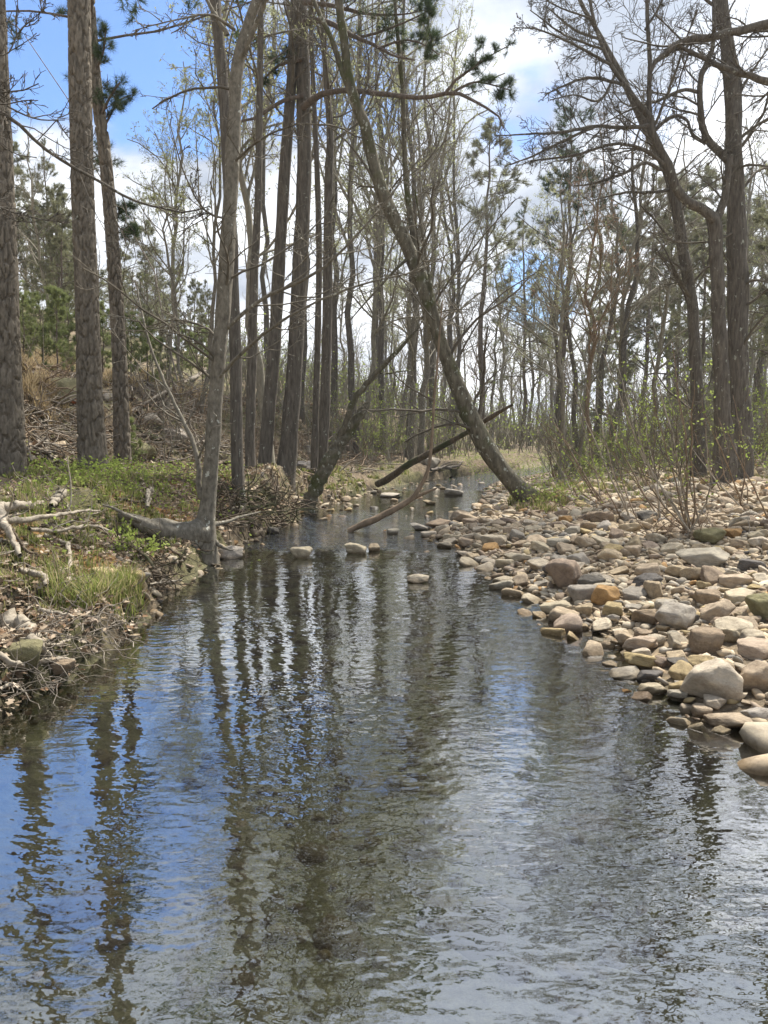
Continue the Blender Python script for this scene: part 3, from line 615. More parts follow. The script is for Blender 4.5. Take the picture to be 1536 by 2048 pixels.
hero_tree('bare_tree', 'thicker dark trunk of the pair between the big pine and broken stub', gT, [pl_line([(643, 925, 24), (650, 800, 21), (654, 650, 20), (656, 500, 19), (658, 350, 17), (660, 256, 14), (650, 130, 11), (645, 0, 8), (640, -300, 4)], 17)], bm='oak_bark', seed=27, tsub=(.5, 16, 3.0, .07), sub=(6, 4, 3), bud=(2, .045, 'bud_leaf'))
# broken dead trunk
hero_tree('dead_tree', 'broken dead trunk leaning over the water with a jagged stub top', None,
    [pl_line([(614, 1012, 40), (625, 990, 30), (655, 928, 26), (675, 895, 24), (694, 868, 22), (712, 840, 20), (728, 818, 17), (738, 804, 6)], 14.2)],
    [[(676, 890, 14.2, 14), (692, 846, 14.1, 12), (708, 800, 14, 12), (745, 755, 13.9, 11), (792, 705, 13.7, 9), (838, 655, 13.5, 3)]], 'lichen_bark', 28, 22, sub=(3, 2, 0), amp=.3)
LAND.append((690, 'the broken dead trunk'))
# leaning tree over the creek
hero_tree('leaning_tree', 'mossy tree leaning far across the creek from the gravel bank', None,
    [pl_line([(1062, 1004, 48), (1035, 975, 40), (1000, 935, 36), (968, 885, 35), (938, 828, 34), (905, 745, 30), (881, 683, 28), (858, 605, 28), (837, 547, 28), (813, 489, 27), (772, 403, 26), (751, 342, 24), (731, 256, 23), (712, 208, 21), (697, 150, 19), (690, 90, 17), (678, 10, 15), (660, -150, 12), (650, -400, 7), (650, -550, 3)], 13.3),
     pl_line([(708, 200, 14), (685, 145, 11), (666, 85, 10), (645, 40, 9), (620, -20, 8), (590, -150, 4)], 13.3),
     pl_line([(838, 535, 13), (822, 440, 12), (811, 342, 11), (806, 200, 9), (798, 100, 8), (790, 0, 6), (785, -150, 3)], 13.4),
     pl_line([(884, 700, 8), (868, 640, 7), (860, 560, 6), (845, 470, 5), (830, 380, 3)], 13.2)],
    [[(845, 500, 13.3, 7), (800, 530, 13.2, 6), (745, 590, 13, 4), (700, 640, 13, 2)], [(770, 400, 13.3, 6), (730, 330, 13.2, 5), (690, 280, 13, 3), (640, 240, 13, 2)], [(860, 620, 13.3, 5), (900, 560, 13.2, 4), (960, 480, 13, 3), (1030, 400, 13, 2)],
     [(906, 745, 13.2, 6), (930, 690, 13.4, 4), (990, 600, 13.6, 3), (1080, 540, 13.7, 2)], [(940, 832, 13.2, 5), (960, 780, 13.3, 4), (1010, 730, 13.4, 2)]],
    'lichen_bark', 29, 28, sub=(8, 5, 3), amp=.14, n=130, lace={0: 16, 1: 8, 2: 14, 3: 8})
LAND.append((1000, 'the leaning mossy tree'))
# sapling snag standing in the water
hero_tree('dead_sapling', 'thin dead snag slanting out of the riffle, forked near the water', None,
    [pl_line([(696, 1062, 10), (725, 1048, 13), (755, 1036, 14), (795, 1015, 13), (824, 996, 11), (845, 965, 8), (858, 930, 6.5), (864, 873, 5.5), (868, 800, 5), (874, 737, 4.5), (878, 682, 4), (885, 600, 2)], 11.3),
     pl_line([(822, 998, 9), (845, 988, 7), (874, 976, 3)], 11.3)],
    [[(868, 800, 11.3, 5), (845, 790, 11.2, 4), (800, 760, 11, 3), (775, 725, 10.9, 2)], [(870, 640, 11.3, 4), (855, 625, 11.2, 3), (790, 540, 11, 2)]], 'brown_bark', 30, 12, sub=(4, 2, 0), amp=.2, ground_base=False)
hero_tree('fallen_log', 'dark fallen log slanting across the far creek beneath the leaning tree', None,
    [[(755, 968, 19, 15), (780, 955, 18.6, 14), (810, 933, 18, 13), (869, 901, 17, 12), (942, 860, 15.6, 10), (985, 832, 14.8, 9), (1024, 810, 14.2, 5)]], [], 'dark_wood', 31, 14, cat='log', ground_base=False, amp=.2)

# ---- the oak pair at the right
YO = 15.5
gR = 'large crooked oaks behind the gravel bar'
hero_tree('oak_tree', 'tall thick oak with knobbly upright trunk near the frame edge', gR,
    [pl_line([(1478, 900, 52), (1476, 800, 42), (1474, 700, 40), (1476, 600, 39), (1474, 480, 38), (1470, 380, 36), (1468, 280, 34), (1466, 180, 32), (1455, 90, 28), (1442, 0, 24), (1430, -200, 20), (1420, -500, 12), (1415, -750, 5)], YO)],
    [[(1470, 330, YO, 16), (1440, 305, 15.4, 16), (1410, 265, 15.2, 14), (1400, 200, 15.1, 12), (1405, 140, 15, 11), (1425, 100, 15, 9), (1428, 0, 15, 8), (1420, -150, 15, 4)],
     [(1400, 185, 15.1, 8), (1365, 180, 15, 7), (1320, 200, 14.9, 6), (1270, 215, 14.8, 4), (1200, 250, 14.6, 2)],
     [(1466, 210, YO, 6), (1500, 150, 15.4, 5), (1540, 90, 15.3, 3)], [(1470, 340, YO, 6), (1500, 330, 15.2, 5), (1560, 335, 15, 2)], [(1440, 20, YO, 7), (1400, -10, 15.4, 6), (1330, -60, 15.2, 3)], [(1476, 460, YO, 6), (1430, 480, 15.2, 4), (1360, 485, 15, 3), (1290, 460, 14.8, 2)],
     [(1476, 580, YO, 6), (1510, 560, 15.2, 5), (1570, 575, 15, 2)]],
    'oak_bark', 41, 28, sub=(15, 7, 4), tsub=(.62, 8, 3.4, .05), amp=.18, lace={0: 22})
hero_tree('oak_tree', 'dark oak forking low into a great swooping limb beside the knobbly oak', gR,
    [pl_line([(1450, 905, 42), (1445, 830, 32), (1443, 740, 29), (1438, 640, 27), (1434, 540, 26), (1430, 460, 27), (1424, 428, 25)], 14.8),
     pl_line([(1430, 440, 20), (1405, 418, 20), (1375, 403, 18), (1352, 375, 18), (1338, 335, 18), (1318, 295, 17), (1304, 262, 16), (1300, 235, 14), (1275, 205, 11), (1250, 170, 9), (1222, 130, 8), (1198, 75, 7), (1180, 0, 6), (1170, -120, 3)], 14.6),
     pl_line([(1432, 440, 16), (1448, 400, 15), (1455, 350, 13), (1462, 310, 10)], 14.8),
     pl_line([(1302, 262, 11), (1298, 200, 10), (1300, 130, 9), (1296, 60, 8), (1294, 0, 7), (1292, -120, 3)], 14.6)],
    [[(1300, 250, 14.6, 9), (1262, 255, 14.4, 8), (1190, 252, 14.2, 7), (1120, 265, 14, 6), (1060, 268, 13.9, 4), (990, 272, 13.8, 2)], [(1190, 253, 14.2, 6), (1130, 280, 14, 5), (1070, 310, 13.8, 4), (1020, 330, 13.7, 2)],
     [(1330, 330, 14.6, 8), (1290, 300, 14.4, 7), (1230, 288, 14.2, 6), (1150, 310, 14, 5), (1060, 322, 13.9, 3)], [(1325, 340, 14.6, 7), (1290, 326, 14.5, 7), (1245, 348, 14.3, 6), (1180, 368, 14.1, 4), (1140, 372, 14, 2)],
     [(1308, 262, 14.6, 7), (1340, 235, 14.5, 7), (1372, 238, 14.4, 6), (1385, 270, 14.3, 5), (1410, 290, 14.3, 3)], [(1310, 250, 14.6, 6), (1345, 160, 14.4, 5), (1372, 80, 14.3, 4), (1395, 20, 14.2, 2)],
     [(1250, 170, 14.6, 7), (1180, 155, 14.4, 6), (1120, 175, 14.2, 4), (1090, 190, 14, 2)], [(1222, 130, 14.6, 6), (1150, 90, 14.3, 5), (1080, 60, 14.1, 3), (1030, 55, 14, 2)], [(1290, 60, 14.6, 5), (1320, 10, 14.5, 4), (1350, -60, 14.4, 2)], [(1210, 100, 14.6, 5), (1130, 70, 14.4, 4), (1060, 20, 14.2, 2)], [(1190, 40, 14.6, 4), (1110, 10, 14.4, 3), (1040, -40, 14.2, 2)]],
    'oak_bark', 42, 24, sub=(16, 8, 4), amp=.12, lace={1: 26, 2: 5, 3: 14})
hero_tree('oak_tree', 'lighter oak leaning back behind the swooping limb, short side branches', gR,
    [pl_line([(1398, 890, 30), (1394, 780, 25), (1388, 680, 23), (1384, 600, 22), (1370, 520, 22), (1355, 430, 22), (1338, 350, 20), (1315, 300, 18), (1292, 255, 17), (1268, 205, 15), (1242, 150, 12), (1215, 100, 11), (1188, 50, 9), (1160, 0, 8), (1120, -120, 4)], 17)],
    [[(1345, 380, 17, 7), (1300, 385, 16.8, 6), (1250, 385, 16.6, 5), (1180, 402, 16.4, 2)], [(1235, 140, 17, 7), (1200, 200, 16.8, 5), (1150, 190, 16.5, 3), (1100, 200, 16.4, 2)], [(1384, 600, 17, 6), (1360, 560, 16.6, 6), (1330, 500, 16.4, 3), (1300, 460, 16.3, 2)], [(1340, 480, 17, 5), (1310, 440, 16.8, 4), (1280, 410, 16.6, 2)],
     [(1205, 80, 17, 6), (1150, 60, 16.7, 5), (1090, 10, 16.5, 2)], [(1330, 330, 17, 5), (1280, 300, 16.6, 4), (1220, 310, 16.4, 2)]],
    'oak_bark', 43, 20, sub=(13, 7, 4), amp=.12, lace={0: 22})
LAND += [(1394, 'the lighter leaning oak'), (1445, 'the swooping-limbed oak'), (1480, 'the knobbly oak')]
hero_tree('oak_tree', 'oak mostly outside the frame, two thick dark limbs reaching in at the top', gR,
    [pl_line([(1760, 960, 60), (1755, 700, 50), (1740, 400, 46), (1720, 200, 42), (1700, 60, 34), (1690, -200, 26), (1690, -500, 10)], 12)],
    [[(1725, 90, 12, 34), (1620, 55, 12, 26), (1536, 48, 12, 20), (1480, 62, 12, 16), (1420, 74, 12, 15), (1360, 84, 12, 15), (1330, 108, 12, 12), (1306, 130, 12, 8), (1300, 170, 12, 5)],
     [(1730, 260, 12, 26), (1640, 210, 12, 22), (1560, 172, 12, 17), (1500, 152, 12, 13), (1440, 132, 12, 11), (1395, 110, 12, 9), (1355, 90, 12, 6)]],
    'oak_bark', 44, 20, sub=(18, 8, 4), amp=.14)
# out-of-frame tree at the left with budding twigs across the sky
hero_tree('budding_tree', 'tree outside the frame whose budding branches sag across the tall pines', None,
    [pl_line([(-260, 1150, 60), (-250, 800, 46), (-230, 500, 40), (-200, 200, 34), (-190, -100, 26), (-190, -400, 14)], 8)],
    [[(-205, 260, 8, 16), (-100, 190, 8.2, 12), (20, 235, 8.4, 8), (80, 290, 8.5, 7), (140, 330, 8.6, 6.5), (205, 367, 8.7, 6), (270, 402, 8.8, 5), (320, 415, 8.9, 4.5), (370, 425, 9, 4), (420, 412, 9, 2)],
     [(-210, 330, 8, 8), (-80, 380, 8.2, 6), (0, 415, 8.4, 4), (80, 438, 8.6, 3), (140, 445, 8.7, 2)], [(-205, 200, 8, 8), (-60, 160, 8.2, 6), (20, 215, 8.4, 4), (75, 238, 8.6, 3), (130, 240, 8.7, 2)], [(-205, 60, 8, 6), (-60, 90, 8.2, 4), (10, 110, 8.4, 3), (40, 60, 8.5, 2.2), (88, 20, 8.6, 1.6)]],
    'oak_bark', 45, 14, sub=(15, 6, 3), amp=.1)

# ------------------------------------------------------------------ background forest: variants, then copies
def bare_proto(i, Hh, r0, m, bm, bud=None, lean=.02, low=.3, nl1=20):
    r_ = np.random.default_rng(100 + i); n = 16; zs = np.linspace(-.3, Hh, n)
    wx_ = np.cumsum(r_.normal(size=n) * Hh * .010); wy_ = np.cumsum(r_.normal(size=n) * Hh * .010)
    P = np.stack((wx_ - wx_[0], wy_ - wy_[0], zs), 1)[None]; R = (r0 * (1.12 - np.linspace(0, 1.02, n)) ** .8)[None]; R[0, 0] *= 1.3; R = np.maximum(R, .01)
    root = empty('bare_tree', (0, 0, 0), 'x', 'tree')
    tube_part('trunk', root, P, R, 8, M[bm], amp=.12, origin=0)
    b1 = children(P, R, nl1, r_, low, .98, 1, (28, 62), 8, .13, .10, .5, .012, absl=Hh * .27)
    b2 = children(*b1, 7, r_, .15, 1, .45, (25, 58), 5, .16, .08, .5, .008); b3 = children(*b2, 5, r_, .15, 1, .5, (25, 58), 4, .2, .06, .6, .0055); b4 = children(*b3, 3, r_, .2, 1, .5, (22, 55), 3, .2, .05, .7, .004)
    tube_part('branches', root, [b1[0], b2[0], b3[0], b4[0]], [b1[1], b2[1], b3[1], b4[1]], [5, 3, 3, 3], M[m], origin=0)
    if bud: bud_part(root, b4, bud[0], bud[1], M[bud[2]], r_, origin=0, frac=bud[3])
    return root
def pine_proto(i, Hh, r0, low, nb, ln, tsz, needle, t_=TUFT_FAR, dens=1.0, bm='pine_bark_far', nm='pine_tree'):
    r_ = np.random.default_rng(200 + i); n = 14; zs = np.linspace(-.3, Hh, n); wx_ = np.cumsum(r_.normal(size=n) * Hh * .006)
    P = np.stack((wx_ - wx_[0], wx_ * .5 - wx_[0] * .5, zs), 1)[None]; R = (r0 * (1.08 - np.linspace(0, 1.0, n)) ** .8)[None]
    root = empty(nm, (0, 0, 0), 'x', 'tree'); tube_part('trunk', root, P, R, 8, M[bm], amp=.1, origin=0)
    k = int(low * n); Pt = P[:, k:]; Rt = R[:, k:]
    b1 = children(Pt, Rt, nb, r_, 0, 1, 1, (55, 85), 6, .14, .04, .42, .01, absl=ln)
    b2 = children(*b1, max(3, int(7 * dens)), r_, .2, 1, .42, (25, 60), 4, .16, .06, .5, .008); b3 = children(*b2, 2, r_, .35, 1, .5, (20, 50), 3, .16, .06, .6, .006)
    tube_part('branches', root, [b1[0], b2[0], b3[0]], [b1[1], b2[1], b3[1]], [5, 3, 3], M[bm], origin=0)
    pos = np.concatenate((b1[0][:, -1], b2[0][:, -1], b2[0][:, -2], b3[0][:, -1], b3[0][:, 1], P[0, -1:]))
    d = np.concatenate((b1[0][:, -1] - b1[0][:, -2], b2[0][:, -1] - b2[0][:, -2], b2[0][:, -1] - b2[0][:, -2], b3[0][:, -1] - b3[0][:, -2], b3[0][:, -1] - b3[0][:, -2], np.array([[0, 0, 1.]])))
    d = d / (np.linalg.norm(d, axis=1, keepdims=True) + 1e-9) + np.array([0, 0, .35])
    mb = MB(); scatter(mb, t_[0], t_[1], pos, d, tsz * r_.uniform(.75, 1.2, len(pos)), r_); part('needles', mb.mesh('needles', M[needle], False), root, None, 0)
    return root
PROTO = {
 'bare': [bare_proto(0, 15, .13, 'far_bark', 'far_bark'), bare_proto(1, 17, .17, 'far_bark', 'oak_bark', low=.4), bare_proto(2, 13, .10, 'brown_bark', 'brown_bark', (1, .05, 'red_bud', .5)), bare_proto(3, 16, .14, 'far_bark', 'grey_bark', low=.22, nl1=24)],
 'bud': [bare_proto(4, 16, .13, 'far_bark', 'far_bark', (2, .08, 'bud_leaf', .8)), bare_proto(5, 14, .11, 'far_bark', 'grey_bark', (3, .08, 'bud_leaf', .8), low=.25), bare_proto(6, 18, .16, 'far_bark', 'oak_bark', (2, .085, 'bud_leaf', .8), low=.35)],
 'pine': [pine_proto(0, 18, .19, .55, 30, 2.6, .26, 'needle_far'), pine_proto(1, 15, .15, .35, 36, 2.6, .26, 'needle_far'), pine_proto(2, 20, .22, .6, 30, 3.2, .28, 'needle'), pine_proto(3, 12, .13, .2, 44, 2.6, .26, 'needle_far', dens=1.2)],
 'young': [pine_proto(5, 3.2, .04, .1, 26, .9, .2, 'needle_young', TUFT_MID, .6, nm='young_pine'), pine_proto(6, 4.6, .06, .15, 32, 1.3, .22, 'needle_young', TUFT_MID, .7, nm='young_pine')],
}
def sap_proto(i, Hh, m, bud, stems=3, twigm='twig', nm='sapling', spread=.25):
    r_ = np.random.default_rng(300 + i); root = empty(nm, (0, 0, 0), 'x', 'shrub'); Ps = []; 
    B = stems; n = 9; P = np.zeros((B, n, 3)); d = np.stack((r_.normal(size=B) * spread, r_.normal(size=B) * spread, np.ones(B)), 1); d /= np.linalg.norm(d, axis=1, keepdims=True); P[:, 0] = r_.normal(size=(B, 3)) * [.08, .08, 0] - [0, 0, .1]
    ln = Hh * r_.uniform(.7, 1.1, B)[:, None] / (n - 1)
    for k in range(1, n): d = d + r_.normal(size=(B, 3)) * .07; d /= np.linalg.norm(d, axis=1, keepdims=True); P[:, k] = P[:, k - 1] + d * ln
    R = np.linspace(.016, .005, n)[None] * np.ones((B, 1)) * Hh / 3
    b1 = children(P, R, 9, r_, .2, 1, .32, (25, 60), 5, .15, .05, .6, .004); b2 = children(*b1, 5, r_, .15, 1, .5, (25, 60), 4, .18, .05, .6, .003)
    for s_ in range(B): tube_part('stem', root, P[s_:s_ + 1], R[s_:s_ + 1], 5, M[m], origin=0)
    tube_part('twigs', root, [b1[0], b2[0]], [b1[1], b2[1]], [4, 3], M[twigm], origin=0)
    if bud: bud_part(root, b2, max(1, bud[0] - 1), bud[1] * .78, M[bud[2]], r_, origin=0, tmpl=(LEAF_V, LEAF_F))
    return root
PROTO['sapling'] = [sap_proto(0, 3.2, 'far_bark', (3, .06, 'spring_leaf')), sap_proto(1, 2.4, 'brown_bark', (4, .055, 'spring_leaf'), 4), sap_proto(2, 3.8, 'far_bark', (1, .05, 'bud_leaf'), 2), sap_proto(3, 2.6, 'brown_bark', None, 4), sap_proto(4, 1.6, 'far_bark', (4, .05, 'spring_leaf'), 5, spread=.4), sap_proto(5, 2.2, 'brown_bark', (2, .045, 'bud_leaf'), 5, spread=.35)]
used = set(); placed = []
def place(kind, px, Yd, i=None, sc=1.0, wsc=1.0, tilt=(0, 0), x=None, tall=False):
    lst = PROTO[kind]; i = int(rng.integers(len(lst))) if i is None else i; src = lst[i]
    xx = (px - 768) / FPX * Yd * 1.0 if x is None else x
    zz_ = hz(xx, Yd); loc = (xx, Yd, zz_); rz = rng.uniform(0, 6.28)
    if kind in ('bare', 'bud', 'pine'):
        Hp = {'bare': (15, 17, 13, 16), 'bud': (16, 14, 18), 'pine': (18, 15, 20, 12)}[kind][i]
        top_ = rng.uniform(170, 330) if px > 1190 else rng.uniform(230, 430) if px > 880 else (rng.uniform(-100, 330) if px > 640 else None)
        if top_ is not None and not tall: sc = min(sc, (1.5 - zz_ + (860 - top_) / FPX * Yd) / Hp)
    scv = (sc * wsc, sc * wsc, sc)
    if (kind, i) not in used:
        used.add((kind, i)); o_ = src; o_.location = Vector(loc); o_.rotation_euler = (tilt[0], tilt[1], rz); o_.scale = scv
    else: o_ = copy_tree(src, loc, rz, scv, tilt)
    placed.append((o_, kind, i, px, Yd, sc)); return o_
# trees one can follow in the photograph
for k in ((1110, 26, 'bare', 1, 1.0), (1128, 30, 'pine', 2, .72), (1160, 31, 'bare', 3, .95), (1203, 27, 'bare', 1, .8), (1250, 24, 'bare', 0, .85), (960, 38, 'pine', 0, .95), (905, 34, 'bare', 1, 1.0), (1040, 45, 'pine', 1, .9),
          (1290, 34, 'pine', 1, .82), (1345, 38, 'pine', 3, 1.1), (1240, 42, 'pine', 3, 1.05), (1420, 44, 'pine', 1, 1.08), (1500, 40, 'pine', 3, 1.05), (1330, 52, 'pine', 0, .95), (1190, 58, 'pine', 1, 1.0), (1560, 36, 'pine', 1, .9), (1455, 56, 'pine', 2, .9), (1390, 30, 'pine', 3, .75),
          (750, 40, 'bud', 2, 1.0), (727, 28, 'bud', 0, .85), (790, 32, 'bud', 1, 1.0), (375, 22, 'bud', 1, .5), (338, 24, 'bud', 0, .62), (820, 27, 'bare', 3, .8),
          (300, 40, 'pine', 3, .55), (325, 46, 'pine', 1, .42), (50, 34, 'pine', 3, .62), (20, 38, 'pine', 1, .5), (110, 44, 'pine', 3, .5), (360, 52, 'pine', 3, .45), (250, 36, 'pine', 3, .4), (400, 44, 'pine', 3, .4), (80, 48, 'pine', 1, .42),
          (95, 20, 'young', 1, 0.46), (122, 19, 'young', 0, 0.65), (60, 19, 'young', 1, 0.43), (150, 22, 'young', 1, 0.56), (270, 22, 'young', 1, 0.46), (330, 24, 'young', 0, 0.56), (370, 26, 'young', 1, 0.50), (40, 22, 'young', 1, 0.56), (300, 20, 'young', 0, 0.50), (215, 24, 'young', 1, 0.56), (410, 30, 'young', 1, 0.56), (268, 15.5, 'young', 0, 0.34)):
    place(k[2], k[0], k[1], k[3], k[4])
for k in ((600, 27, 2, 1.15), (668, 30, 2, 1.15), (715, 27, 2, 1.1), (765, 31, 2, 1.15), (815, 28, 2, 1.1), (860, 33, 2, 1.15), (545, 33, 2, 1.2), (400, 21, 1, .78), (905, 36, 2, 1.05)): place('bud', k[0], k[1], k[2], k[3], .7, tall=True)
for _ in range(62):                    # olive cover climbing the far left hillside
    px_ = rng.uniform(-60, 430); Y_ = rng.uniform(27, 58); kd_ = str(rng.choice(['pine', 'pine', 'bud', 'bare'])); place(kd_, px_, Y_, (int(rng.choice([1, 3])) if kd_ == 'pine' else None), rng.uniform(.36, .52) if px_ < 150 else rng.uniform(.2, .34))
# the rest of the wood, thinning toward the open sky at the left
def creekdist(x, y): return max(np.interp(y, XL[:, 0], XL[:, 1]) - x, x - np.interp(y, XR[:, 0], XR[:, 1]))
cnt = 0; tries = 0
while cnt < 66 and tries < 3000:
    tries += 1; Yd = 19 + 66 * rng.random() ** 1.15; px = rng.uniform(-120, 1660); x_ = (px - 768) / FPX * Yd
    if creekdist(x_, Yd) < 1.5: continue
    if px < 740 and rng.random() < .955: continue
    if px < 430 and Yd < 30: continue
    if any(abs(px - q_[3]) < 11 and abs(Yd - q_[4]) < 10 for q_ in placed): continue
    kd = 'bare' if px > 800 else 'bud'
    if px > 1150 and rng.random() < .33: kd = 'pine'
    if rng.random() < .3: kd = 'bud'
    if px < 430: kd = 'pine'
    place(kd, px, Yd, None, rng.uniform(.7, 1.0) * (.42 if px < 430 else (.68 if kd == 'pine' else .9)), 1.0, (rng.normal() * .035, rng.normal() * .035)); cnt += 1
# trees beside and behind the viewpoint, seen only mirrored or from a step aside
# undergrowth
cnt = 0
while cnt < 86:
    Yd = 16 + 22 * rng.random() ** 1.2; px = rng.uniform(990, 1620) if rng.random() < .72 else rng.uniform(640, 1000); x_ = (px - 768) / FPX * Yd
    dr = x_ - np.interp(Yd, XR[:, 0], XR[:, 1]); dl = np.interp(Yd, XL[:, 0], XL[:, 1]) - x_
    if max(dr, dl) < .6 or (px > 1000 and dr < 1.0): continue
    if px < 990 and Yd < 22: continue
    place('sapling', px, Yd, int(rng.choice([0, 1, 1, 2, 3, 4, 5])), rng.uniform(.6, 1.1), 1.0, (rng.normal() * .1, rng.normal() * .1)); cnt += 1
for px, Yd in ((410, 17), (450, 19), (500, 18), (540, 22), (350, 18.5), (380, 20), (330, 17), (290, 16.5), (600, 24), (230, 17), (130, 16), (60, 15.5), (90, 17), (560, 19), (620, 21), (480, 23), (150, 18)):
    place('sapling', px, Yd, int(rng.choice([2, 3, 5, 5])), rng.uniform(.35, .75))
for kd in PROTO:
    for i, p_ in enumerate(PROTO[kd]):
        if (kd, i) not in used: place(kd, 1300 + 30 * i, 48 + 3 * i, i, .9)

# ------------------------------------------------------------------ far wood: reads as one mass
r_ = np.random.default_rng(77); mb = MB(); K = 170
ang_ = r_.uniform(-.62, .62, K); dist_ = r_.uniform(85, 150, K); fx = np.tan(ang_) * dist_; fy = dist_; fz = height(fx, fy) - .5; hh = r_.uniform(8, 15, K) * np.where(fx < -15, .7, 1)
P = np.stack([np.stack((fx + r_.normal(size=K) * .2 * j, fy, fz + hh * j / 5), 1) for j in range(6)], 1); R = (np.linspace(.16, .03, 6)[None] * np.ones((K, 1)))
b1 = children(P, R, 14, r_, .25, 1, 1, (28, 60), 5, .14, .1, .5, .03, absl=4.0); b2 = children(*b1, 6, r_, .15, 1, .5, (25, 58), 4, .16, .08, .6, .022); 
for a0, s_ in (((P, R), 5), (b1, 3), (b2, 3)):
    v, q = tube_arrays(a0[0], a0[1], s_); mb.add(v, q=q)
tag(part('far_woods', mb.mesh('far_woods', M['far_bark']), None), 'distant grey brown wood closing the view beyond the creek bend', 'woods', None, 'stuff')

# ------------------------------------------------------------------ brush filling the foot of the wood
r_ = np.random.default_rng(78); mb = MB(); K = 3800
y_ = 18 + 60 * r_.random(K) ** 1.2; x_ = y_ * r_.uniform(-.22, .62, K)
dr_ = x_ - np.interp(y_, XR[:, 0], XR[:, 1]); dl_ = np.interp(y_, XL[:, 0], XL[:, 1]) - x_; ok = ((dr_ > np.where(y_ < 26, 3.0, .8)) | ((dl_ > 1) & (y_ > 24))); x_, y_ = x_[ok], y_[ok]; K = len(x_)
P = np.zeros((K, 6, 3)); P[:, 0] = np.stack((x_, y_, height(x_, y_) - .1), 1); d = r_.normal(size=(K, 3)) * [.22, .22, 0] + [0, 0, 1]; L_ = r_.uniform(.9, 3.4, K)[:, None] / 5
for k in range(1, 6): d = d + r_.normal(size=(K, 3)) * .1; d /= np.linalg.norm(d, axis=1, keepdims=True); P[:, k] = P[:, k - 1] + d * L_
R = (.004 + .0003 * y_)[:, None] * np.linspace(1.4, .6, 6)[None]; v, q = tube_arrays(P, R, 3); mb.add(v, q=q)
b1 = children(P, R, 5, r_, .25, 1, .4, (25, 60), 4, .15, .06, .7, .004); v, q = tube_arrays(*b1, 3); mb.add(v, q=q)
tag(part('undergrowth', mb.mesh('undergrowth', M['far_bark']), None), 'grey brown thicket of thin stems at the foot of the wood', 'undergrowth', None, 'stuff')
sel = r_.random(len(b1[0])) < .95; pos = b1[0][sel][:, -1]; mb = MB(); scatter(mb, LEAF_V, LEAF_F, pos, r_.normal(size=pos.shape), (.05 + .0012 * pos[:, 1]) * r_.uniform(.7, 1.4, len(pos)), r_)
tag(part('thicket_leaves', mb.mesh('thicket_leaves', M['spring_leaf'], False), None), 'pale new leaves dotted through the thicket behind the gravel bar', 'leaves', None, 'stuff')

# ------------------------------------------------------------------ stones
def ico(sub):
    import bmesh
    bm_ = bmesh.new(); bmesh.ops.create_icosphere(bm_, subdivisions=sub, radius=1.0)
    v = np.array([x_.co[:] for x_ in bm_.verts]); f = np.array([[q_.index for q_ in fc.verts] for fc in bm_.faces]); bm_.free(); return v, f
ICO = {k: ico(k) for k in (1, 2, 4)}
def rock_shape(seed, sub, planes=13, sharp=14, flat=.6):
    r_ = np.random.default_rng(seed); v, f = ICO[sub]; n = np.concatenate((r_.normal(size=(planes, 3)), np.concatenate((np.eye(3), -np.eye(3))) + r_.normal(size=(6, 3)) * .22)); n /= np.linalg.norm(n, axis=1, keepdims=True)
    d = np.concatenate((r_.uniform(.62, 1.0, planes), r_.uniform(.55, .85, 6))); dots = v @ n.T; k = np.where(dots > .05, d / np.maximum(dots, .05), 9.)
    k = np.concatenate((k, np.full((len(v), 1), 1.12)), 1)
    rr = (np.sum(k ** -sharp, 1)) ** (-1 / sharp)
    v2 = v * rr[:, None]
    if sub > 2: v2 = v2 * (1 + .11 * fbm(v2[:, 0] * 2.2 + 9, v2[:, 1] * 2.2 + v2[:, 2] * 1.7, seed)[:, None] * 2 + .035 * fbm(v2[:, 0] * 8, v2[:, 1] * 8 + v2[:, 2] * 7, seed)[:, None] * 2)
    return v2 / np.abs(v2).max(0), f
NV = 26
ROCKS = []
for i in range(NV):
    v, f = rock_shape(500 + i, 4, 8 + i % 6, 26 + (i * 7) % 40); mb = MB(); mb.add(v, t=f); ROCKS.append(mb.mesh('stone', M['stone']))
PALE, TAN, OCH, ORG, GREY, DARK, BRN, PINK, MOSS = (.44, .38, .29), (.385, .31, .22), (.38, .30, .17), (.40, .25, .12), (.31, .28, .235), (.135, .125, .115), (.27, .21, .155), (.37, .295, .225), (.20, .185, .105)
CN = {PALE: 'pale', TAN: 'tan', OCH: 'yellowish', ORG: 'orange', GREY: 'grey', DARK: 'dark slate', BRN: 'brown', PINK: 'pinkish', MOSS: 'mossy'}
stones = []   # x, y, z, size, px, py
def put_stone(x_, y_, z_, sx, sy, sz, c, label, i=None, rot=None, group='loose stones of the gravel bar', name='stone'):
    i = int(rng.integers(NV)) if i is None else i
    o_ = bpy.data.objects.new(name, ROCKS[i]); o_.location = (x_, y_, z_); o_.scale = (sx, sy, sz)
    o_.rotation_euler = rot if rot is not None else (rng.normal() * .22, rng.normal() * .22, rng.uniform(0, 6.28))
    j = rng.uniform(.88, 1.12); o_.color = (c[0] * j, c[1] * j, c[2] * j * rng.uniform(.94, 1.05), 1)
    return tag(link(o_), label, 'stone', group)
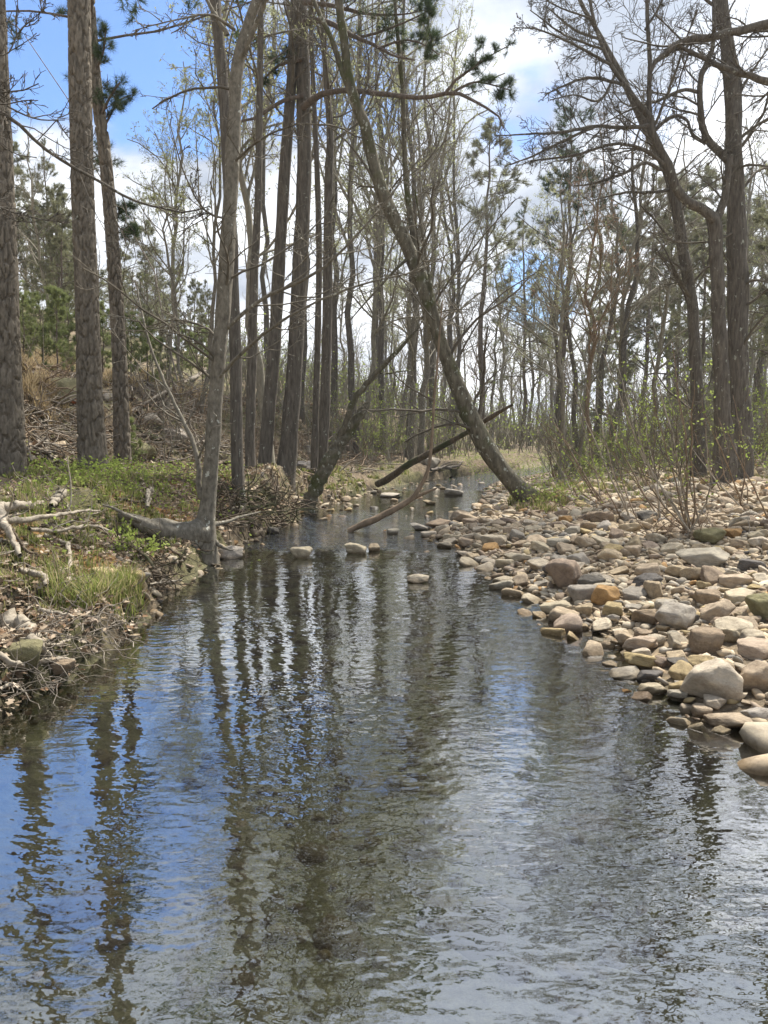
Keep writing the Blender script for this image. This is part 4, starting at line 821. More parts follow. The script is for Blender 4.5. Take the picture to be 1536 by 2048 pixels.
HERO = [ # px, py(centre), width, height, colour, label, short name
 (1423, 1372, 122, 84, PALE, 'largest pale yellow boulder at the water edge, dark cap on top', 'the largest pale boulder'),
 (1512, 1362, 84, 62, PINK, 'flat topped pinkish boulder touching the largest pale boulder', 'the flat topped pinkish boulder'),
 (1408, 1282, 78, 64, BRN, 'brown block with a hollowed top standing above its neighbours', 'the hollow topped brown block'),
 (1308, 1283, 38, 34, PALE, 'smooth egg shaped pale stone at the waterline', 'the pale egg shaped stone'),
 (1248, 1280, 42, 30, TAN, 'tan dome of a stone half out of the shallow water', 'the half sunk tan dome'),
 (1278, 1293, 64, 34, PINK, 'mauve pink slab lying between the tan dome and pale egg', 'the mauve slab'),
 (1400, 1423, 44, 28, TAN, 'small tan stone alone in the water below the largest boulder', 'the lone small tan stone'),
 (1209, 1194, 50, 40, ORG, 'blocky orange stone in shadow beside the grey wedge', 'the blocky orange stone'),
 (1165, 1190, 62, 42, GREY, 'grey wedge stone at the waterline next to the orange block', 'the grey wedge'),
 (1130, 1152, 78, 60, BRN, 'big mauve brown boulder standing in the water edge upstream', 'the mauve brown boulder'),
 (1114, 1220, 66, 28, PALE, 'low pale slab lying in shallow water off the bar', 'the low pale slab'),
 (1166, 1223, 40, 26, TAN, 'pointed tan stone in the water beside the low pale slab', 'the pointed tan stone'),
 (1227, 1223, 42, 30, OCH, 'yellowish round stone under the grey wedge', 'the yellowish round stone'),
 (1350, 1238, 78, 56, GREY, 'large speckled grey boulder behind the hollow topped block', 'the speckled grey boulder'),
 (1408, 1198, 58, 36, BRN, 'dark brown rounded stone among pale flat ones', 'the dark brown rounded stone'),
 (1293, 1166, 58, 28, DARK, 'dark slate slab tilted against tan stones', 'the tilted slate slab'),
 (1408, 1120, 108, 44, GREY, 'broad pale grey slab, biggest on the upper bar', 'the broad grey slab'),
 (1080, 1133, 52, 26, PALE, 'pale stone with wet dark side in the bar corner', 'the wet sided pale stone'),
 (1038, 1118, 60, 22, PALE, 'flat cream stone at the head of the pool', 'the flat cream stone'),
 (1221, 1103, 50, 24, OCH, 'yellow tan block lying flat in mid bar', 'the yellow tan block'),
 (1470, 1166, 60, 30, TAN, 'olive tan flat stone below the broad grey slab', 'the olive flat stone'),
 (1472, 1200, 76, 26, PALE, 'long pale slab beside the dark brown rounded stone', 'the long pale slab'),
 (1524, 1216, 60, 58, MOSS, 'mossy dark upright rock at the frame edge', 'the mossy upright rock'),
 (1507, 1302, 84, 44, PINK, 'pink brown slab next to the hollow topped block', 'the pink brown slab'),
 (1204, 1038, 46, 30, BRN, 'rounded brown boulder on the upper bar before the shrubs', 'the rounded brown boulder'),
 (1422, 1075, 62, 32, MOSS, 'olive boulder beside the foot of the big stem clump', 'the olive boulder'),
 (1308, 1182, 40, 40, TAN, 'upright tan stone leaning on the tilted slate slab', 'the upright tan stone'),
 (1224, 1240, 28, 20, GREY, 'small wet grey stone in the inlet', 'the small wet grey stone'),
 (1496, 1133, 58, 26, DARK, 'dark slate stone right of the broad grey slab', 'the dark slate stone'),
 (1462, 1450, 100, 26, TAN, 'flat tan stone barely above the water in the near corner', 'the flat near stone'),
 (1518, 1436, 70, 30, GREY, 'grey slab in the near water corner by the frame edge', 'the near grey slab'),
 (1360, 1330, 48, 22, DARK, 'dark wet stone between the largest boulder and hollow block', 'the dark wet stone'),
 (1110, 1090, 56, 22, GREY, 'grey flat stone above the mauve brown boulder', 'the grey flat stone'),
 (990, 1085, 60, 26, PALE, 'pale boulder at the riffle end of the bar', 'the riffle end boulder'),
 (935, 1078, 40, 16, PALE, 'small pale stone just off the riffle end boulder', 'the small riffle stone'),
 (925, 1035, 46, 24, TAN, 'tan domed boulder at the upstream tip of the bar', 'the tip boulder'),
 (880, 1050, 52, 22, BRN, 'brown wedge stone at the bar tip touching the riffle', 'the brown wedge'),
 (1260, 1058, 48, 24, TAN, 'tan block on the bar under the slanting stems', 'the tan block'),
]
LM = []
for px, py, wd, ht, c, lab, short in HERO:
    b_ = hit(px, py + ht * .42); f = proj(b_)[2]; sx = wd / 2 / FPX * f; sz = ht / 2 / FPX * f * 1.12
    y_ = b_[1] + sx * .55; x_ = (px - 768) / FPX * f * (y_ / b_[1]) 
    z_ = b_[2] + sz * .72
    put_stone(x_, y_, z_, sx * 1.05, sx * .85, sz, c, lab, rot=(rng.normal() * .08, rng.normal() * .08, rng.normal() * .4))
    LM.append((x_, y_, short)); stones.append((x_, y_, sx))
WST = [(598, 1106, 50, 26, PALE, 'pale dome standing alone in the riffle nearest the crooked tree'), (712, 1098, 44, 22, PALE, 'cream stone at the lip of the riffle in mid creek'), (748, 1096, 26, 16, TAN, 'small tan stone beside the cream riffle stone'), (835, 1158, 46, 18, PALE, 'flat pale stone alone in the calm pool below the riffle'),
       (456, 1106, 54, 28, GREY, 'grey stone in the water at the foot of the crooked tree'), (424, 1112, 32, 26, TAN, 'tan stone wedged under the crooked tree'), (438, 1096, 30, 20, TAN, 'small tan stone behind the grey one at the crooked tree foot'), (512, 1066, 34, 22, TAN, 'round tan stone on the bank edge below the root tangle'),
       (470, 1022, 38, 24, GREY, 'grey boulder buried in the root tangle'), (207, 1152, 58, 30, OCH, 'ochre boulder in the left bank above the grass tussock'), (266, 1158, 40, 34, OCH, 'ochre stone set in the bank beside the ochre boulder'), (30, 1308, 88, 54, MOSS, 'mossy rounded rock under the pale roots, low on the bank'),
       (112, 1338, 60, 30, BRN, 'rusty brown stone at the water beside the mossy rounded rock'), (240, 1250, 22, 14, PALE, 'small white stone on the bank rim'), (180, 1242, 24, 16, PINK, 'small pink stone in the bank leaves'), (785, 1062, 30, 16, GREY, 'grey stone in the riffle just behind the slanting snag'),
       (690, 998, 22, 12, TAN, 'tan stone by the far left bank'), (780, 990, 50, 12, GREY, 'flat grey stone in mid creek far upstream'), (905, 985, 44, 14, GREY, 'grey flat stone upstream between water threads'), (860, 1005, 26, 10, TAN, 'tan stone upstream beside the flat grey one'), (545, 1062, 26, 14, DARK, 'dark wet stone by the root tangle'), (840, 1055, 40, 14, GREY, 'grey wet stone barely out of the riffle'), (890, 1090, 34, 14, PALE, 'pale low stone at the head of the calm pool')]
for px, py, wd, ht, c, lab in WST:
    b_ = hit(px, py + ht * .42); f = proj(b_)[2]; sx = wd / 2 / FPX * f; sz = ht / 2 / FPX * f * 1.15
    put_stone(b_[0], b_[1] + sx * .5, b_[2] + sz * .6, sx * 1.05, sx * .85, sz, c, lab, rot=(rng.normal() * .08, rng.normal() * .08, rng.normal() * .4), group='stones in the creek and its left bank')
# hillside rocks on the left embankment
def rust(o_): o_.color = (.30, .10, .04, 1); return o_
for px, py, wd, ht, c, lab in ((110, 785, 90, 52, MOSS, 'large mossy outcrop rock on the embankment behind the plated pines'), (143, 792, 30, 42, ORG, 'rust red rock face beside the mossy outcrop'), (300, 838, 50, 22, GREY, 'grey slab on the embankment above the long log'), (340, 868, 60, 24, GREY, 'long grey stone lower on the embankment'), (115, 900, 40, 30, TAN, 'tan block at the embankment foot between two pines'), (62, 917, 16, 14, PALE, 'white stone at the foot of the frame edge pine'), (330, 810, 26, 14, GREY, 'small grey embankment stone above the slab'),
                               (280, 905, 60, 44, MOSS, 'slanting mossy slab at the foot of the thin pine'), (620, 905, 30, 24, GREY, 'grey rock between the pine pair trunks'), (607, 935, 34, 22, DARK, 'dark rock at the base of the big central pine'), (700, 900, 26, 18, GREY, 'grey rock on the slope behind the broken trunk'), (740, 905, 24, 14, TAN, 'tan rock on the far slope foot'), (860, 925, 44, 20, GREY, 'grey boulder by the far bend under the fallen log'), (210, 795, 28, 18, GREY, 'grey stone by the thin curved pine')):
    b_ = hit(px, py + ht * .3); f = proj(b_)[2]; sx = wd / 2 / FPX * f; sz = ht / 2 / FPX * f * 1.2
    o_ = put_stone(b_[0], b_[1] + sx * .4, b_[2] + sz * .45, sx * 1.05, sx * .9, sz, c, lab, rot=(rng.normal() * .2, rng.normal() * .2, rng.normal() * .5), group='rocks on the embankment', name='rock')
    if c is ORG: rust(o_)

# the pebble bar: random stones, the largest ones in view are individuals, the rest one mass
r_ = np.random.default_rng(99)
pal = [PALE, TAN, OCH, ORG, GREY, DARK, BRN, PINK]; pw = np.array([.31, .33, .06, .015, .10, .025, .08, .08]); pw /= pw.sum()
cand = []
grid = {}
def near(x_, y_, rr, k=.8):
    cx, cy = int(x_ // .4), int(y_ // .4)
    for a in (-1, 0, 1):
        for b_ in (-1, 0, 1):
            for (u_, v_, s_) in grid.get((cx + a, cy + b_), ()):
                if (u_ - x_) ** 2 + (v_ - y_) ** 2 < ((s_ + rr) * k) ** 2: return True
    return False
for (x_, y_, s_) in stones: grid.setdefault((int(x_ // .4), int(y_ // .4)), []).append((x_, y_, s_))
szs = np.sort(np.clip(.030 * (1 - r_.random(10500)) ** (-1 / 2.5), .030, .125))[::-1]
for s_ in szs:
    for _ in range(6 if s_ > .07 else 2):
        y_ = 2.6 + 17 * r_.random() ** .9; xr_ = np.interp(y_, XR[:, 0], XR[:, 1]); dr_ = -.28 + (5.9 + max(0, y_ - 9) * .1) * r_.random() ** 1.1; x_ = xr_ + dr_
        if x_ > .56 * y_ + 1.0 or (dr_ < 0 and s_ < .05): continue
        if near(x_, y_, s_, .72 if s_ > .07 else .56): continue
        if y_ > 12.2 and y_ < 14.6 and (x_ - 2.65) ** 2 + (y_ - 13.4) ** 2 < .55: continue
        grid.setdefault((int(x_ // .4), int(y_ // .4)), []).append((x_, y_, s_)); cand.append((x_, y_, s_, dr_)); break
# creek stones in the riffle
for _ in range(330):
    y_ = r_.choice([r_.uniform(9.4, 12.2), r_.uniform(18, 25), r_.uniform(12, 20)]); a = np.interp(y_, XL[:, 0], XL[:, 1]); b_ = np.interp(y_, XR[:, 0], XR[:, 1]); x_ = r_.uniform(a, b_); s_ = r_.uniform(.04, .11)
    if near(x_, y_, s_, 1.0) or (s_ > .06 and y_ < 12 and x_ < .2): continue
    if abs(x_ - (a + b_) / 2) < (b_ - a) * .3 and r_.random() < .6: continue
    grid.setdefault((int(x_ // .4), int(y_ // .4)), []).append((x_, y_, s_)); cand.append((x_, y_, s_, -.5))
cand = np.array(cand); zc = height(cand[:, 0], cand[:, 1])
scr = cand[:, 2] / cand[:, 1] * FPX
pxs = 768 + FPX * cand[:, 0] / cand[:, 1]
vis = (pxs > -10) & (pxs < 1540) & (cand[:, 1] > 3.4)
order = np.argsort(-scr * vis); NI = 238
ind = set(order[:NI].tolist())
ci = r_.choice(len(pal), len(cand), p=pw)
names = {}
def shape_word(sx, sy, sz): return 'flat' if sz < .45 else ('chunky' if sz > .68 else 'rounded')
pend = []
for k in order[:NI]:
    x_, y_, s_, dr_ = cand[k]; c = pal[ci[k]]; fz = r_.uniform(.3, .68); e = r_.uniform(.7, 1.0)
    dd = [(math.hypot(x_ - a[0], (y_ - a[1])), a) for a in LM]; dd.sort(key=lambda q_: q_[0]); a = dd[0][1]
    dx, dy = x_ - a[0], y_ - a[1]
    side = ('upstream of' if dy > 0 else 'downstream of') if abs(dy) > abs(dx) else ('on the land side of' if dx > 0 else 'on the water side of')
    szw = 'large' if s_ > .12 else ('medium' if s_ > .075 else 'small')
    pend.append((k, x_, y_, s_, c, fz, e, szw, shape_word(1, 1, fz), side, a[2], dd[0][0]))
from collections import defaultdict
gp = defaultdict(list)
for p_ in pend: gp[(p_[7], CN[p_[4]], p_[8], p_[9], p_[10])].append(p_)
ORD = ['nearest', 'second nearest', 'third nearest', 'fourth nearest', 'fifth nearest', 'sixth nearest', 'seventh nearest', 'eighth nearest', 'ninth nearest', 'tenth nearest']
for key, lst in gp.items():
    lst.sort(key=lambda q_: q_[11])
    for n_i, p_ in enumerate(lst):
        _, x_, y_, s_, c, fz, e, szw, shp, side, nm, _d = p_
        lab = f"{szw} {CN[c]} {shp} stone {side} {nm}" if len(lst) == 1 else f"{szw} {CN[c]} {shp} stone, {ORD[min(n_i, 9)]} {side} {nm}"
        zz_ = zc[p_[0]]; put_stone(x_, y_, max(zz_, -.03) + s_ * fz * .55, s_, s_ * e, s_ * fz, c, lab)
mb = MB(); rest = [k for k in range(len(cand)) if k not in ind]
def stone_mass(mb, xs, ys, zs, ss, cols, r_, sub, var0):
    for vi in range(5):
        tv, tf = rock_shape(var0 + vi, sub, 8, 30); sel = np.arange(len(xs)) % 5 == vi; K = sel.sum()
        if not K: continue
        an = r_.uniform(0, 6.28, K); e = r_.uniform(.65, 1, K); fl = r_.uniform(.28, .66, K); s_ = ss[sel]
        tx = r_.normal(size=K) * .3; ty = r_.normal(size=K) * .3
        vx = tv[None, :, 0] * s_[:, None]; vy = tv[None, :, 1] * (s_ * e)[:, None]; vz = tv[None, :, 2] * (s_ * fl)[:, None] + vx * tx[:, None] + vy * ty[:, None]
        X_ = vx * np.cos(an)[:, None] - vy * np.sin(an)[:, None] + xs[sel][:, None]; Y_ = vx * np.sin(an)[:, None] + vy * np.cos(an)[:, None] + ys[sel][:, None]; Z_ = vz + (zs[sel] + s_ * fl * .4)[:, None]
        f = (tf[None] + (np.arange(K) * len(tv))[:, None, None]).reshape(-1, 3)
        mb.add(np.stack((X_, Y_, Z_), -1), t=f, col=np.repeat(cols[sel], len(tv), 0))
PA = np.array(pal)
rest = np.array(rest); jit = r_.uniform(.8, 1.2, (len(rest), 1)); stone_mass(mb, cand[rest, 0], cand[rest, 1], np.maximum(zc[rest], -.04), cand[rest, 2], PA[ci[rest]] * jit, r_, 2, 700)
K = 15000; y_ = 2.6 + 20 * r_.random(K) ** 1.0; x_ = np.interp(y_, XR[:, 0], XR[:, 1]) - .25 + 7.5 * r_.random(K) ** 1.15; ok = x_ < .56 * y_ + 1; x_, y_ = x_[ok], y_[ok]
s_ = r_.uniform(.014, .042, len(x_)) * (1 + y_ * .03); stone_mass(mb, x_, y_, height(x_, y_), s_, PA[r_.choice(len(pal), len(x_), p=pw)] * r_.uniform(.75, 1.2, (len(x_), 1)), r_, 1, 720)
K = 700; y_ = r_.uniform(5.5, 19, K); x_ = np.interp(y_, XL[:, 0], XL[:, 1]) + r_.uniform(-.45, .35, K) + fbm(y_ * .8, y_ * 0, 6) * .5; s_ = r_.uniform(.02, .07, K); stone_mass(mb, x_, y_, np.maximum(height(x_, y_), -.06) - s_ * .1, s_, PA[r_.choice(len(pal), K, p=pw)] * r_.uniform(.6, 1.0, (K, 1)), r_, 2, 760)
tag(part('gravel', mb.mesh('gravel', M['stones_small'], True), None), 'smaller tan and grey pebbles filling the bar between the larger stones', 'gravel', None, 'stuff')
mb = MB(); K = 3800; y_ = .6 + 23 * r_.random(K); a = np.interp(y_, XL[:, 0], XL[:, 1]); b_ = np.interp(y_, XR[:, 0], XR[:, 1]); x_ = a + (b_ - a) * r_.random(K); z_ = height(x_, y_)
s_ = np.clip(.03 * (1 - r_.random(K)) ** (-1 / 2.3), .03, .13); s_ = np.minimum(s_, np.maximum(.02, -z_ * .8 + .02)); stone_mass(mb, x_, y_, z_ - s_ * .2, s_, PA[r_.choice(len(pal), K, p=pw)] * r_.uniform(.55, .9, (K, 1)), r_, 1, 740)
tag(part('creek_bed_stones', mb.mesh('creek_bed_stones', M['stones_small'], True), None), 'brown stones lying under the clear shallow water of the creek', 'pebbles', None, 'stuff')

# ------------------------------------------------------------------ stem clumps on the gravel bar
def clump(px, py, stems, label, seed, group='slanting shrub stems on the gravel bar', m='brown_bark'):
    r_ = np.random.default_rng(seed); b0 = hit(px, py); root = empty('shrub', b0, label, 'shrub', group); br = []
    for (tx, ty, wd) in stems:
        Yt = b0[1] + r_.uniform(-.6, .8); e = at(tx, ty, Yt); mid = b0 * .5 + e * .5 + np.array([r_.normal() * .05 + .04, r_.normal() * .12, -.10 - .06 * r_.random()]); q1 = b0 + np.array([r_.normal() * .07, r_.normal() * .1, -.05])
        r0 = wd / 2 / FPX * b0[1]; pts = np.array([[*q1, r0], [*mid, r0 * .7], [*e, r0 * .3]]); sp_ = spline(pts, 12); P = sp_[None, :, :3].copy(); P[0, 1:] += np.cumsum(r_.normal(size=(11, 3)) * .012, 0); R = sp_[None, :, 3]
        tube_part('stem', root, P, R, 6, M['pale_twig' if r_.random() < .45 else m])
        br.append((P, R))
    P = np.concatenate([q_[0] for q_ in br]); R = np.concatenate([q_[1] for q_ in br]); b1 = children(P, R, 8, r_, .3, 1, .3, (20, 50), 5, .13, .05, .6, .003); b2 = children(*b1, 3, r_, .2, 1, .5, (20, 50), 4, .16, .05, .6, .0022)
    tube_part('twigs', root, [b1[0], b2[0]], [b1[1], b2[1]], [4, 3], M['twig']); bud_part(root, b2, 2, .04, M['spring_leaf'], r_, frac=.35, tmpl=(LEAF_V, LEAF_F))
    return root
clump(1392, 1072, [(1205, 700, 5), (1300, 690, 5), (1335, 760, 4), (1270, 830, 4), (1350, 700, 5), (1240, 890, 4), (1380, 770, 4), (1320, 880, 3), (1400, 850, 4), (1360, 900, 3), (1290, 780, 4), (1180, 860, 3)], 'largest clump of bare slanting stems rising from the gravel', 801)
clump(1205, 1008, [(1090, 800, 4), (1120, 850, 3), (1040, 780, 3), (1150, 790, 3)], 'thin dark slanting stems nearest the leaning tree', 802)
clump(1260, 1040, [(1130, 720, 4), (1170, 760, 4), (1080, 830, 3), (1210, 790, 3), (1120, 930, 3)], 'tall leaning whips between the leaning tree and largest clump', 803)
clump(1330, 1035, [(1190, 770, 4), (1240, 740, 4), (1270, 850, 3), (1300, 820, 3)], 'sparse whips just upstream of the largest stem clump', 804)
clump(1490, 1015, [(1400, 800, 4), (1430, 850, 3), (1455, 780, 4), (1480, 860, 3), (1380, 880, 3)], 'stem clump near the frame edge under the knobbly oak', 805)
clump(1440, 985, [(1330, 850, 3), (1370, 800, 3), (1400, 790, 3), (1440, 830, 3)], 'low reddish stems behind the largest clump', 806)
clump(1390, 975, [(1340, 800, 3), (1300, 850, 3), (1370, 770, 3)], 'slender pale stems farthest up the gravel bar', 807)
clump(1545, 1040, [(1470, 860, 4), (1500, 880, 3), (1530, 820, 3)], 'whips leaning in from the frame edge over the gravel', 808)
clump(1160, 1000, [(1070, 850, 3), (1110, 880, 3)], 'two short whips by the leaning tree base', 809)

# ------------------------------------------------------------------ fallen wood, roots and litter on the left
def drawn(name, pl, m, label, cat, group=None, sides=9, seed=1, lift=0.0, forks=2, n=26):
    """a root or log lying on the ground along a drawn course"""
    r_ = np.random.default_rng(seed); pts = []
    for px, py, wd in pl:
        h_ = hit(px, py); rr = wd * (1.25 if 'root' in name else 1) / 2 / FPX * proj(h_)[2]; pts.append([h_[0], h_[1], h_[2] + rr * .6 + lift, rr])
    sp_ = spline(np.array(pts), n); P = sp_[None, :, :3].copy(); R = sp_[None, :, 3]; P[0, 1:-1] += r_.normal(size=(n - 2, 3)) * R[0, 1:-1, None] * .3
    mb = MB(); v, q = tube_arrays(P, R, sides, .3, seed); mb.add(v, q=q); o_ = bpy.data.objects.new(name, mb.mesh(name, m)); link(o_); tag(o_, label, cat, group)
    if forks:
        b1 = children(P, R, forks * 2, r_, .2, .95, .35, (25, 60), 7, .2, -.03, .5, .004); v, q = tube_arrays(*b1, 5); mb2 = MB(); mb2.add(v, q=q); k = part('rootlet' if 'root' in name else 'side_branch', mb2.mesh('rootlet', m), o_, None, 0)
    return o_
gRt = 'pale roots exposed on the eroded left bank'
RT = [([(0, 1028, 14), (40, 1024, 12), (70, 1022, 9), (85, 1014, 6)], 'thick pale root cut by the frame edge at the bank top'),
      ([(125, 1004, 13), (112, 1018, 12), (104, 1030, 8)], 'short pale broken root knob standing up on the bank'),
      ([(5, 1070, 10), (50, 1068, 9), (100, 1058, 7), (160, 1046, 5), (200, 1043, 3)], 'long pale root running level above the soil hollow'),
      ([(88, 1082, 8), (130, 1098, 8), (140, 1130, 7), (136, 1150, 5), (145, 1172, 3)], 'pale root bending down in a hook over the bank'),
      ([(60, 1078, 6), (110, 1080, 6), (150, 1072, 6), (190, 1068, 5), (230, 1080, 3)], 'forked root crossing toward the leafy shrub'),
      ([(2, 1040, 14), (8, 1080, 13), (28, 1110, 10), (42, 1142, 8)], 'stout mottled root dropping at the frame edge'),
      ([(0, 1094, 7), (30, 1098, 6), (55, 1100, 4)], 'short thin root below the long level root'),
      ([(22, 1075, 6), (40, 1100, 5), (55, 1122, 5), (75, 1126, 3)], 'crooked thin root over the dark soil hollow'),
      ([(40, 1172, 7), (60, 1178, 9), (85, 1182, 9), (95, 1204, 8)], 'pale root knee beside the dead leaves'),
      ([(10, 1250, 30), (45, 1272, 26), (70, 1298, 17), (100, 1326, 9), (106, 1332, 5)], 'thickest pale root arching over the mossy rock'),
      ([(80, 1246, 7), (120, 1252, 6), (150, 1258, 4)], 'light root above the undercut bank'),
      ([(0, 1350, 9), (25, 1368, 9), (70, 1366, 8), (110, 1358, 8), (150, 1356, 4)], 'long pale root lying along the waterline'),
      ([(0, 1395, 6), (20, 1385, 5), (35, 1390, 4), (55, 1402, 2)], 'thin looping root at the near water edge'),
      ([(70, 1310, 6), (110, 1316, 5), (140, 1304, 4)], 'small root between the mossy rock and water'),
      ([(296, 1035, 6), (298, 1010, 8), (302, 998, 9)], 'upright grey stub beside the orange soil'),
      ([(260, 1052, 6), (310, 1085, 5), (345, 1110, 5), (370, 1128, 3)], 'dark bent stick leaning from the root log to the water'),
      ([(270, 1110, 5), (300, 1140, 5), (320, 1170, 4), (325, 1185, 3)], 'dark root hanging down to the pool'),
      ([(300, 1195, 3), (335, 1188, 3), (365, 1184, 2)], 'thin stick reaching out over the pool')]
for i, (pl, lab) in enumerate(RT): drawn('exposed_root', pl, M['root'] if 'dark' not in lab else M['dark_wood'], lab, 'root', gRt, 10, 900 + i, .04 + .035 * (i % 3), 3)
LG = [([(255, 832, 6), (300, 806, 7), (340, 785, 7), (395, 755, 7), (430, 738, 5)], 'straight thin fallen pole slanting up the embankment', M['dead_wood']),
      ([(262, 850, 12), (300, 882, 11), (340, 890, 10), (380, 905, 8)], 'dark crooked log lying down the embankment', M['dark_wood']),
      ([(375, 890, 7), (410, 893, 8), (450, 900, 5)], 'pale short log behind the crooked tree', M['dead_wood']),
      ([(70, 880, 6), (85, 905, 8), (105, 925, 7)], 'splintered pale log at the foot of the embankment', M['dead_wood']),
      ([(98, 878, 5), (92, 905, 6), (96, 930, 5)], 'broken pale stake beside the splintered log', M['dead_wood']),
      ([(120, 885, 5), (140, 900, 6), (150, 925, 4)], 'pale stick leaning between the two plated pines', M['dead_wood']),
      ([(232, 1006, 7), (262, 1012, 6), (300, 1014, 4)], 'dark branch lying on the terrace above orange soil', M['dark_wood']),
      ([(862, 945, 5), (890, 940, 7), (912, 938, 5), (925, 925, 2)], 'curled grey branch on the far gravel spit', M['dead_wood']),
      ([(420, 940, 6), (450, 930, 7), (480, 935, 4)], 'dark log between the crooked tree and spotted trunk', M['dark_wood']),
      ([(1230, 958, 3), (1300, 950, 4), (1370, 955, 3)], 'pale stick lying on the gravel behind the stems', M['dead_wood'])]
for i, (pl, lab, mm) in enumerate(LG): drawn('fallen_branch' if pl[0][2] < 8 else 'log', pl, mm, lab, 'branch' if pl[0][2] < 8 else 'log', 'dead wood lying about the banks', 9, 950 + i, .05, 2)
# tangles of roots and twigs
def tangle(name, boxes, count, m, label, seed, rr=(.003, .012), ln=(.2, .6)):
    r_ = np.random.default_rng(seed); Ps = []; Rs = []
    for (x0, y0, x1, y1, wgt, zl) in boxes:
        K = int(count * wgt); n = 7
        for _ in range(1):
            pxa = r_.uniform(x0, x1, K); pya = r_.uniform(y0, y1, K); P = np.zeros((K, n, 3))
            for k in range(K): P[k, 0] = hit(pxa[k], pya[k])
            P[:, 0, 2] += r_.uniform(0, zl, K)
            d = r_.normal(size=(K, 3)) * [1, .7, .35]; d /= np.linalg.norm(d, axis=1, keepdims=True); L_ = r_.uniform(*ln, K)[:, None] / (n - 1)
            for k in range(1, n):
                d = d + r_.normal(size=(K, 3)) * .28; d /= np.linalg.norm(d, axis=1, keepdims=True); P[:, k] = P[:, k - 1] + d * L_
                g_ = np.maximum(height(P[:, k, 0], P[:, k, 1]), -.05); P[:, k, 2] = np.maximum(P[:, k, 2], g_ - .01)
            Ps.append(P); Rs.append(r_.uniform(*rr, K)[:, None] * np.linspace(1, .4, n)[None])
    P = np.concatenate(Ps); R = np.concatenate(Rs); mb = MB(); v, q = tube_arrays(P, R, 4); mb.add(v, q=q); o_ = bpy.data.objects.new(name, mb.mesh(name, m)); link(o_); tag(o_, label, name.replace('_', ' '), None, 'stuff'); return o_
tangle('root_tangle', [(430, 985, 590, 1060, 1, .12)], 260, M['dark_wood'], 'dark tangle of washed roots under the bank beside the riffle', 61, (.006, .018), (.3, .8))
tangle('root_tangle', [(300, 1095, 340, 1190, .5, .06), (240, 1060, 420, 1110, .5, .05)], 120, M['dark_wood'], 'dark hanging roots and sticks under the horizontal root log', 62, (.004, .010), (.15, .45))
tangle('fine_roots', [(0, 1060, 260, 1200, .35, .08), (60, 1220, 280, 1330, .4, .1), (0, 1320, 130, 1400, .25, .1)], 330, M['dead_wood'], 'fine rootlets and twigs netted over the near left bank', 63, (.0015, .005), (.12, .4))
tangle('dead_twigs', [(0, 940, 420, 1060, .5, .04), (430, 940, 620, 1000, .2, .04), (1050, 960, 1536, 1080, .3, .05)], 420, M['dead_wood'], 'dead twigs strewn over the terrace and gravel', 64, (.002, .006), (.15, .5))
tangle('slash_heap', [(40, 800, 170, 930, .2, .25), (255, 740, 440, 930, .6, .15), (600, 850, 760, 950, .2, .12)], 900, M['dead_wood'], 'grey heap of cut brush and sticks covering the embankment', 65, (.006, .024), (.4, 1.4))
tangle('slash_heap', [(40, 740, 170, 930, .3, .25), (255, 760, 440, 930, .4, .15), (600, 850, 760, 950, .3, .12)], 500, M['brown_bark'], 'brown brush mixed through the grey embankment sticks', 66, (.005, .02), (.4, 1.2))
tangle('flood_debris', [(1060, 985, 1150, 1035, .6, .1), (1290, 1050, 1420, 1085, .4, .06)], 160, M['brown_bark'], 'brown flood debris caught at the leaning tree and stems', 67, (.003, .009), (.2, .5))

# fallen leaves
OAK_V = np.array([[0, 0, 0], [.16, .05, .18], [.42, .12, .30], [.18, .06, .45], [.36, .14, .68], [.1, .05, .8], [0, .02, 1.0], [-.1, .05, .8], [-.34, .13, .62], [-.18, .06, .45], [-.4, .12, .3], [-.15, .05, .18]])
OAK_F = np.array([[0, 1, 11], [1, 3, 9], [1, 9, 11], [1, 2, 3], [9, 10, 11], [3, 5, 7], [3, 7, 9], [3, 4, 5], [7, 8, 9], [5, 6, 7]])
def leaves_on(mb, xs, ys, size, r_, wet=0, lift=.012):
    z = np.maximum(height(xs, ys), 0) + lift * r_.random(len(xs)) + .004; K = len(xs); d = r_.normal(size=(K, 3)) * [1, 1, .32]
    pal_ = np.array([(.26, .20, .14), (.19, .14, .10), (.36, .29, .215), (.12, .09, .065), (.23, .15, .095), (.44, .37, .29)]); cols = pal_[r_.integers(0, 6, K)] * r_.uniform(.75, 1.15, (K, 1))
    Zd = d / np.linalg.norm(d, axis=1, keepdims=True); up_ = r_.normal(size=(K, 3)) * .45 + [0, 0, 1]; Xd = np.cross(up_, Zd); Xd /= np.linalg.norm(Xd, axis=1, keepdims=True); Yd = np.cross(Zd, Xd); s_ = (size * r_.uniform(.6, 1.3, K))[:, None, None]
    v = np.stack((xs, ys, z), 1)[:, None] + s_ * (OAK_V[None, :, 0:1] * Xd[:, None] + OAK_V[None, :, 1:2] * Yd[:, None] * r_.uniform(.3, 1.8, (K, 1, 1)) + OAK_V[None, :, 2:3] * Zd[:, None])
    f = (OAK_F[None] + (np.arange(K) * 12)[:, None, None]).reshape(-1, 3); mb.add(v, t=f, col=np.repeat(cols, 12, 0))
r_ = np.random.default_rng(51); mb = MB()
K = 22000; y_ = 3.2 + 14 * r_.random(K) ** 1.3; xl_ = np.interp(y_, XL[:, 0], XL[:, 1]); x_ = xl_ - .05 - (4.0 + y_ * .1) * r_.random(K) ** .9; ok = (x_ > -.58 * y_ - .7) & (fbm(x_ * 1.2, y_ * 1.2, 88) > -.09); leaves_on(mb, x_[ok], y_[ok], .062, r_, lift=.03)
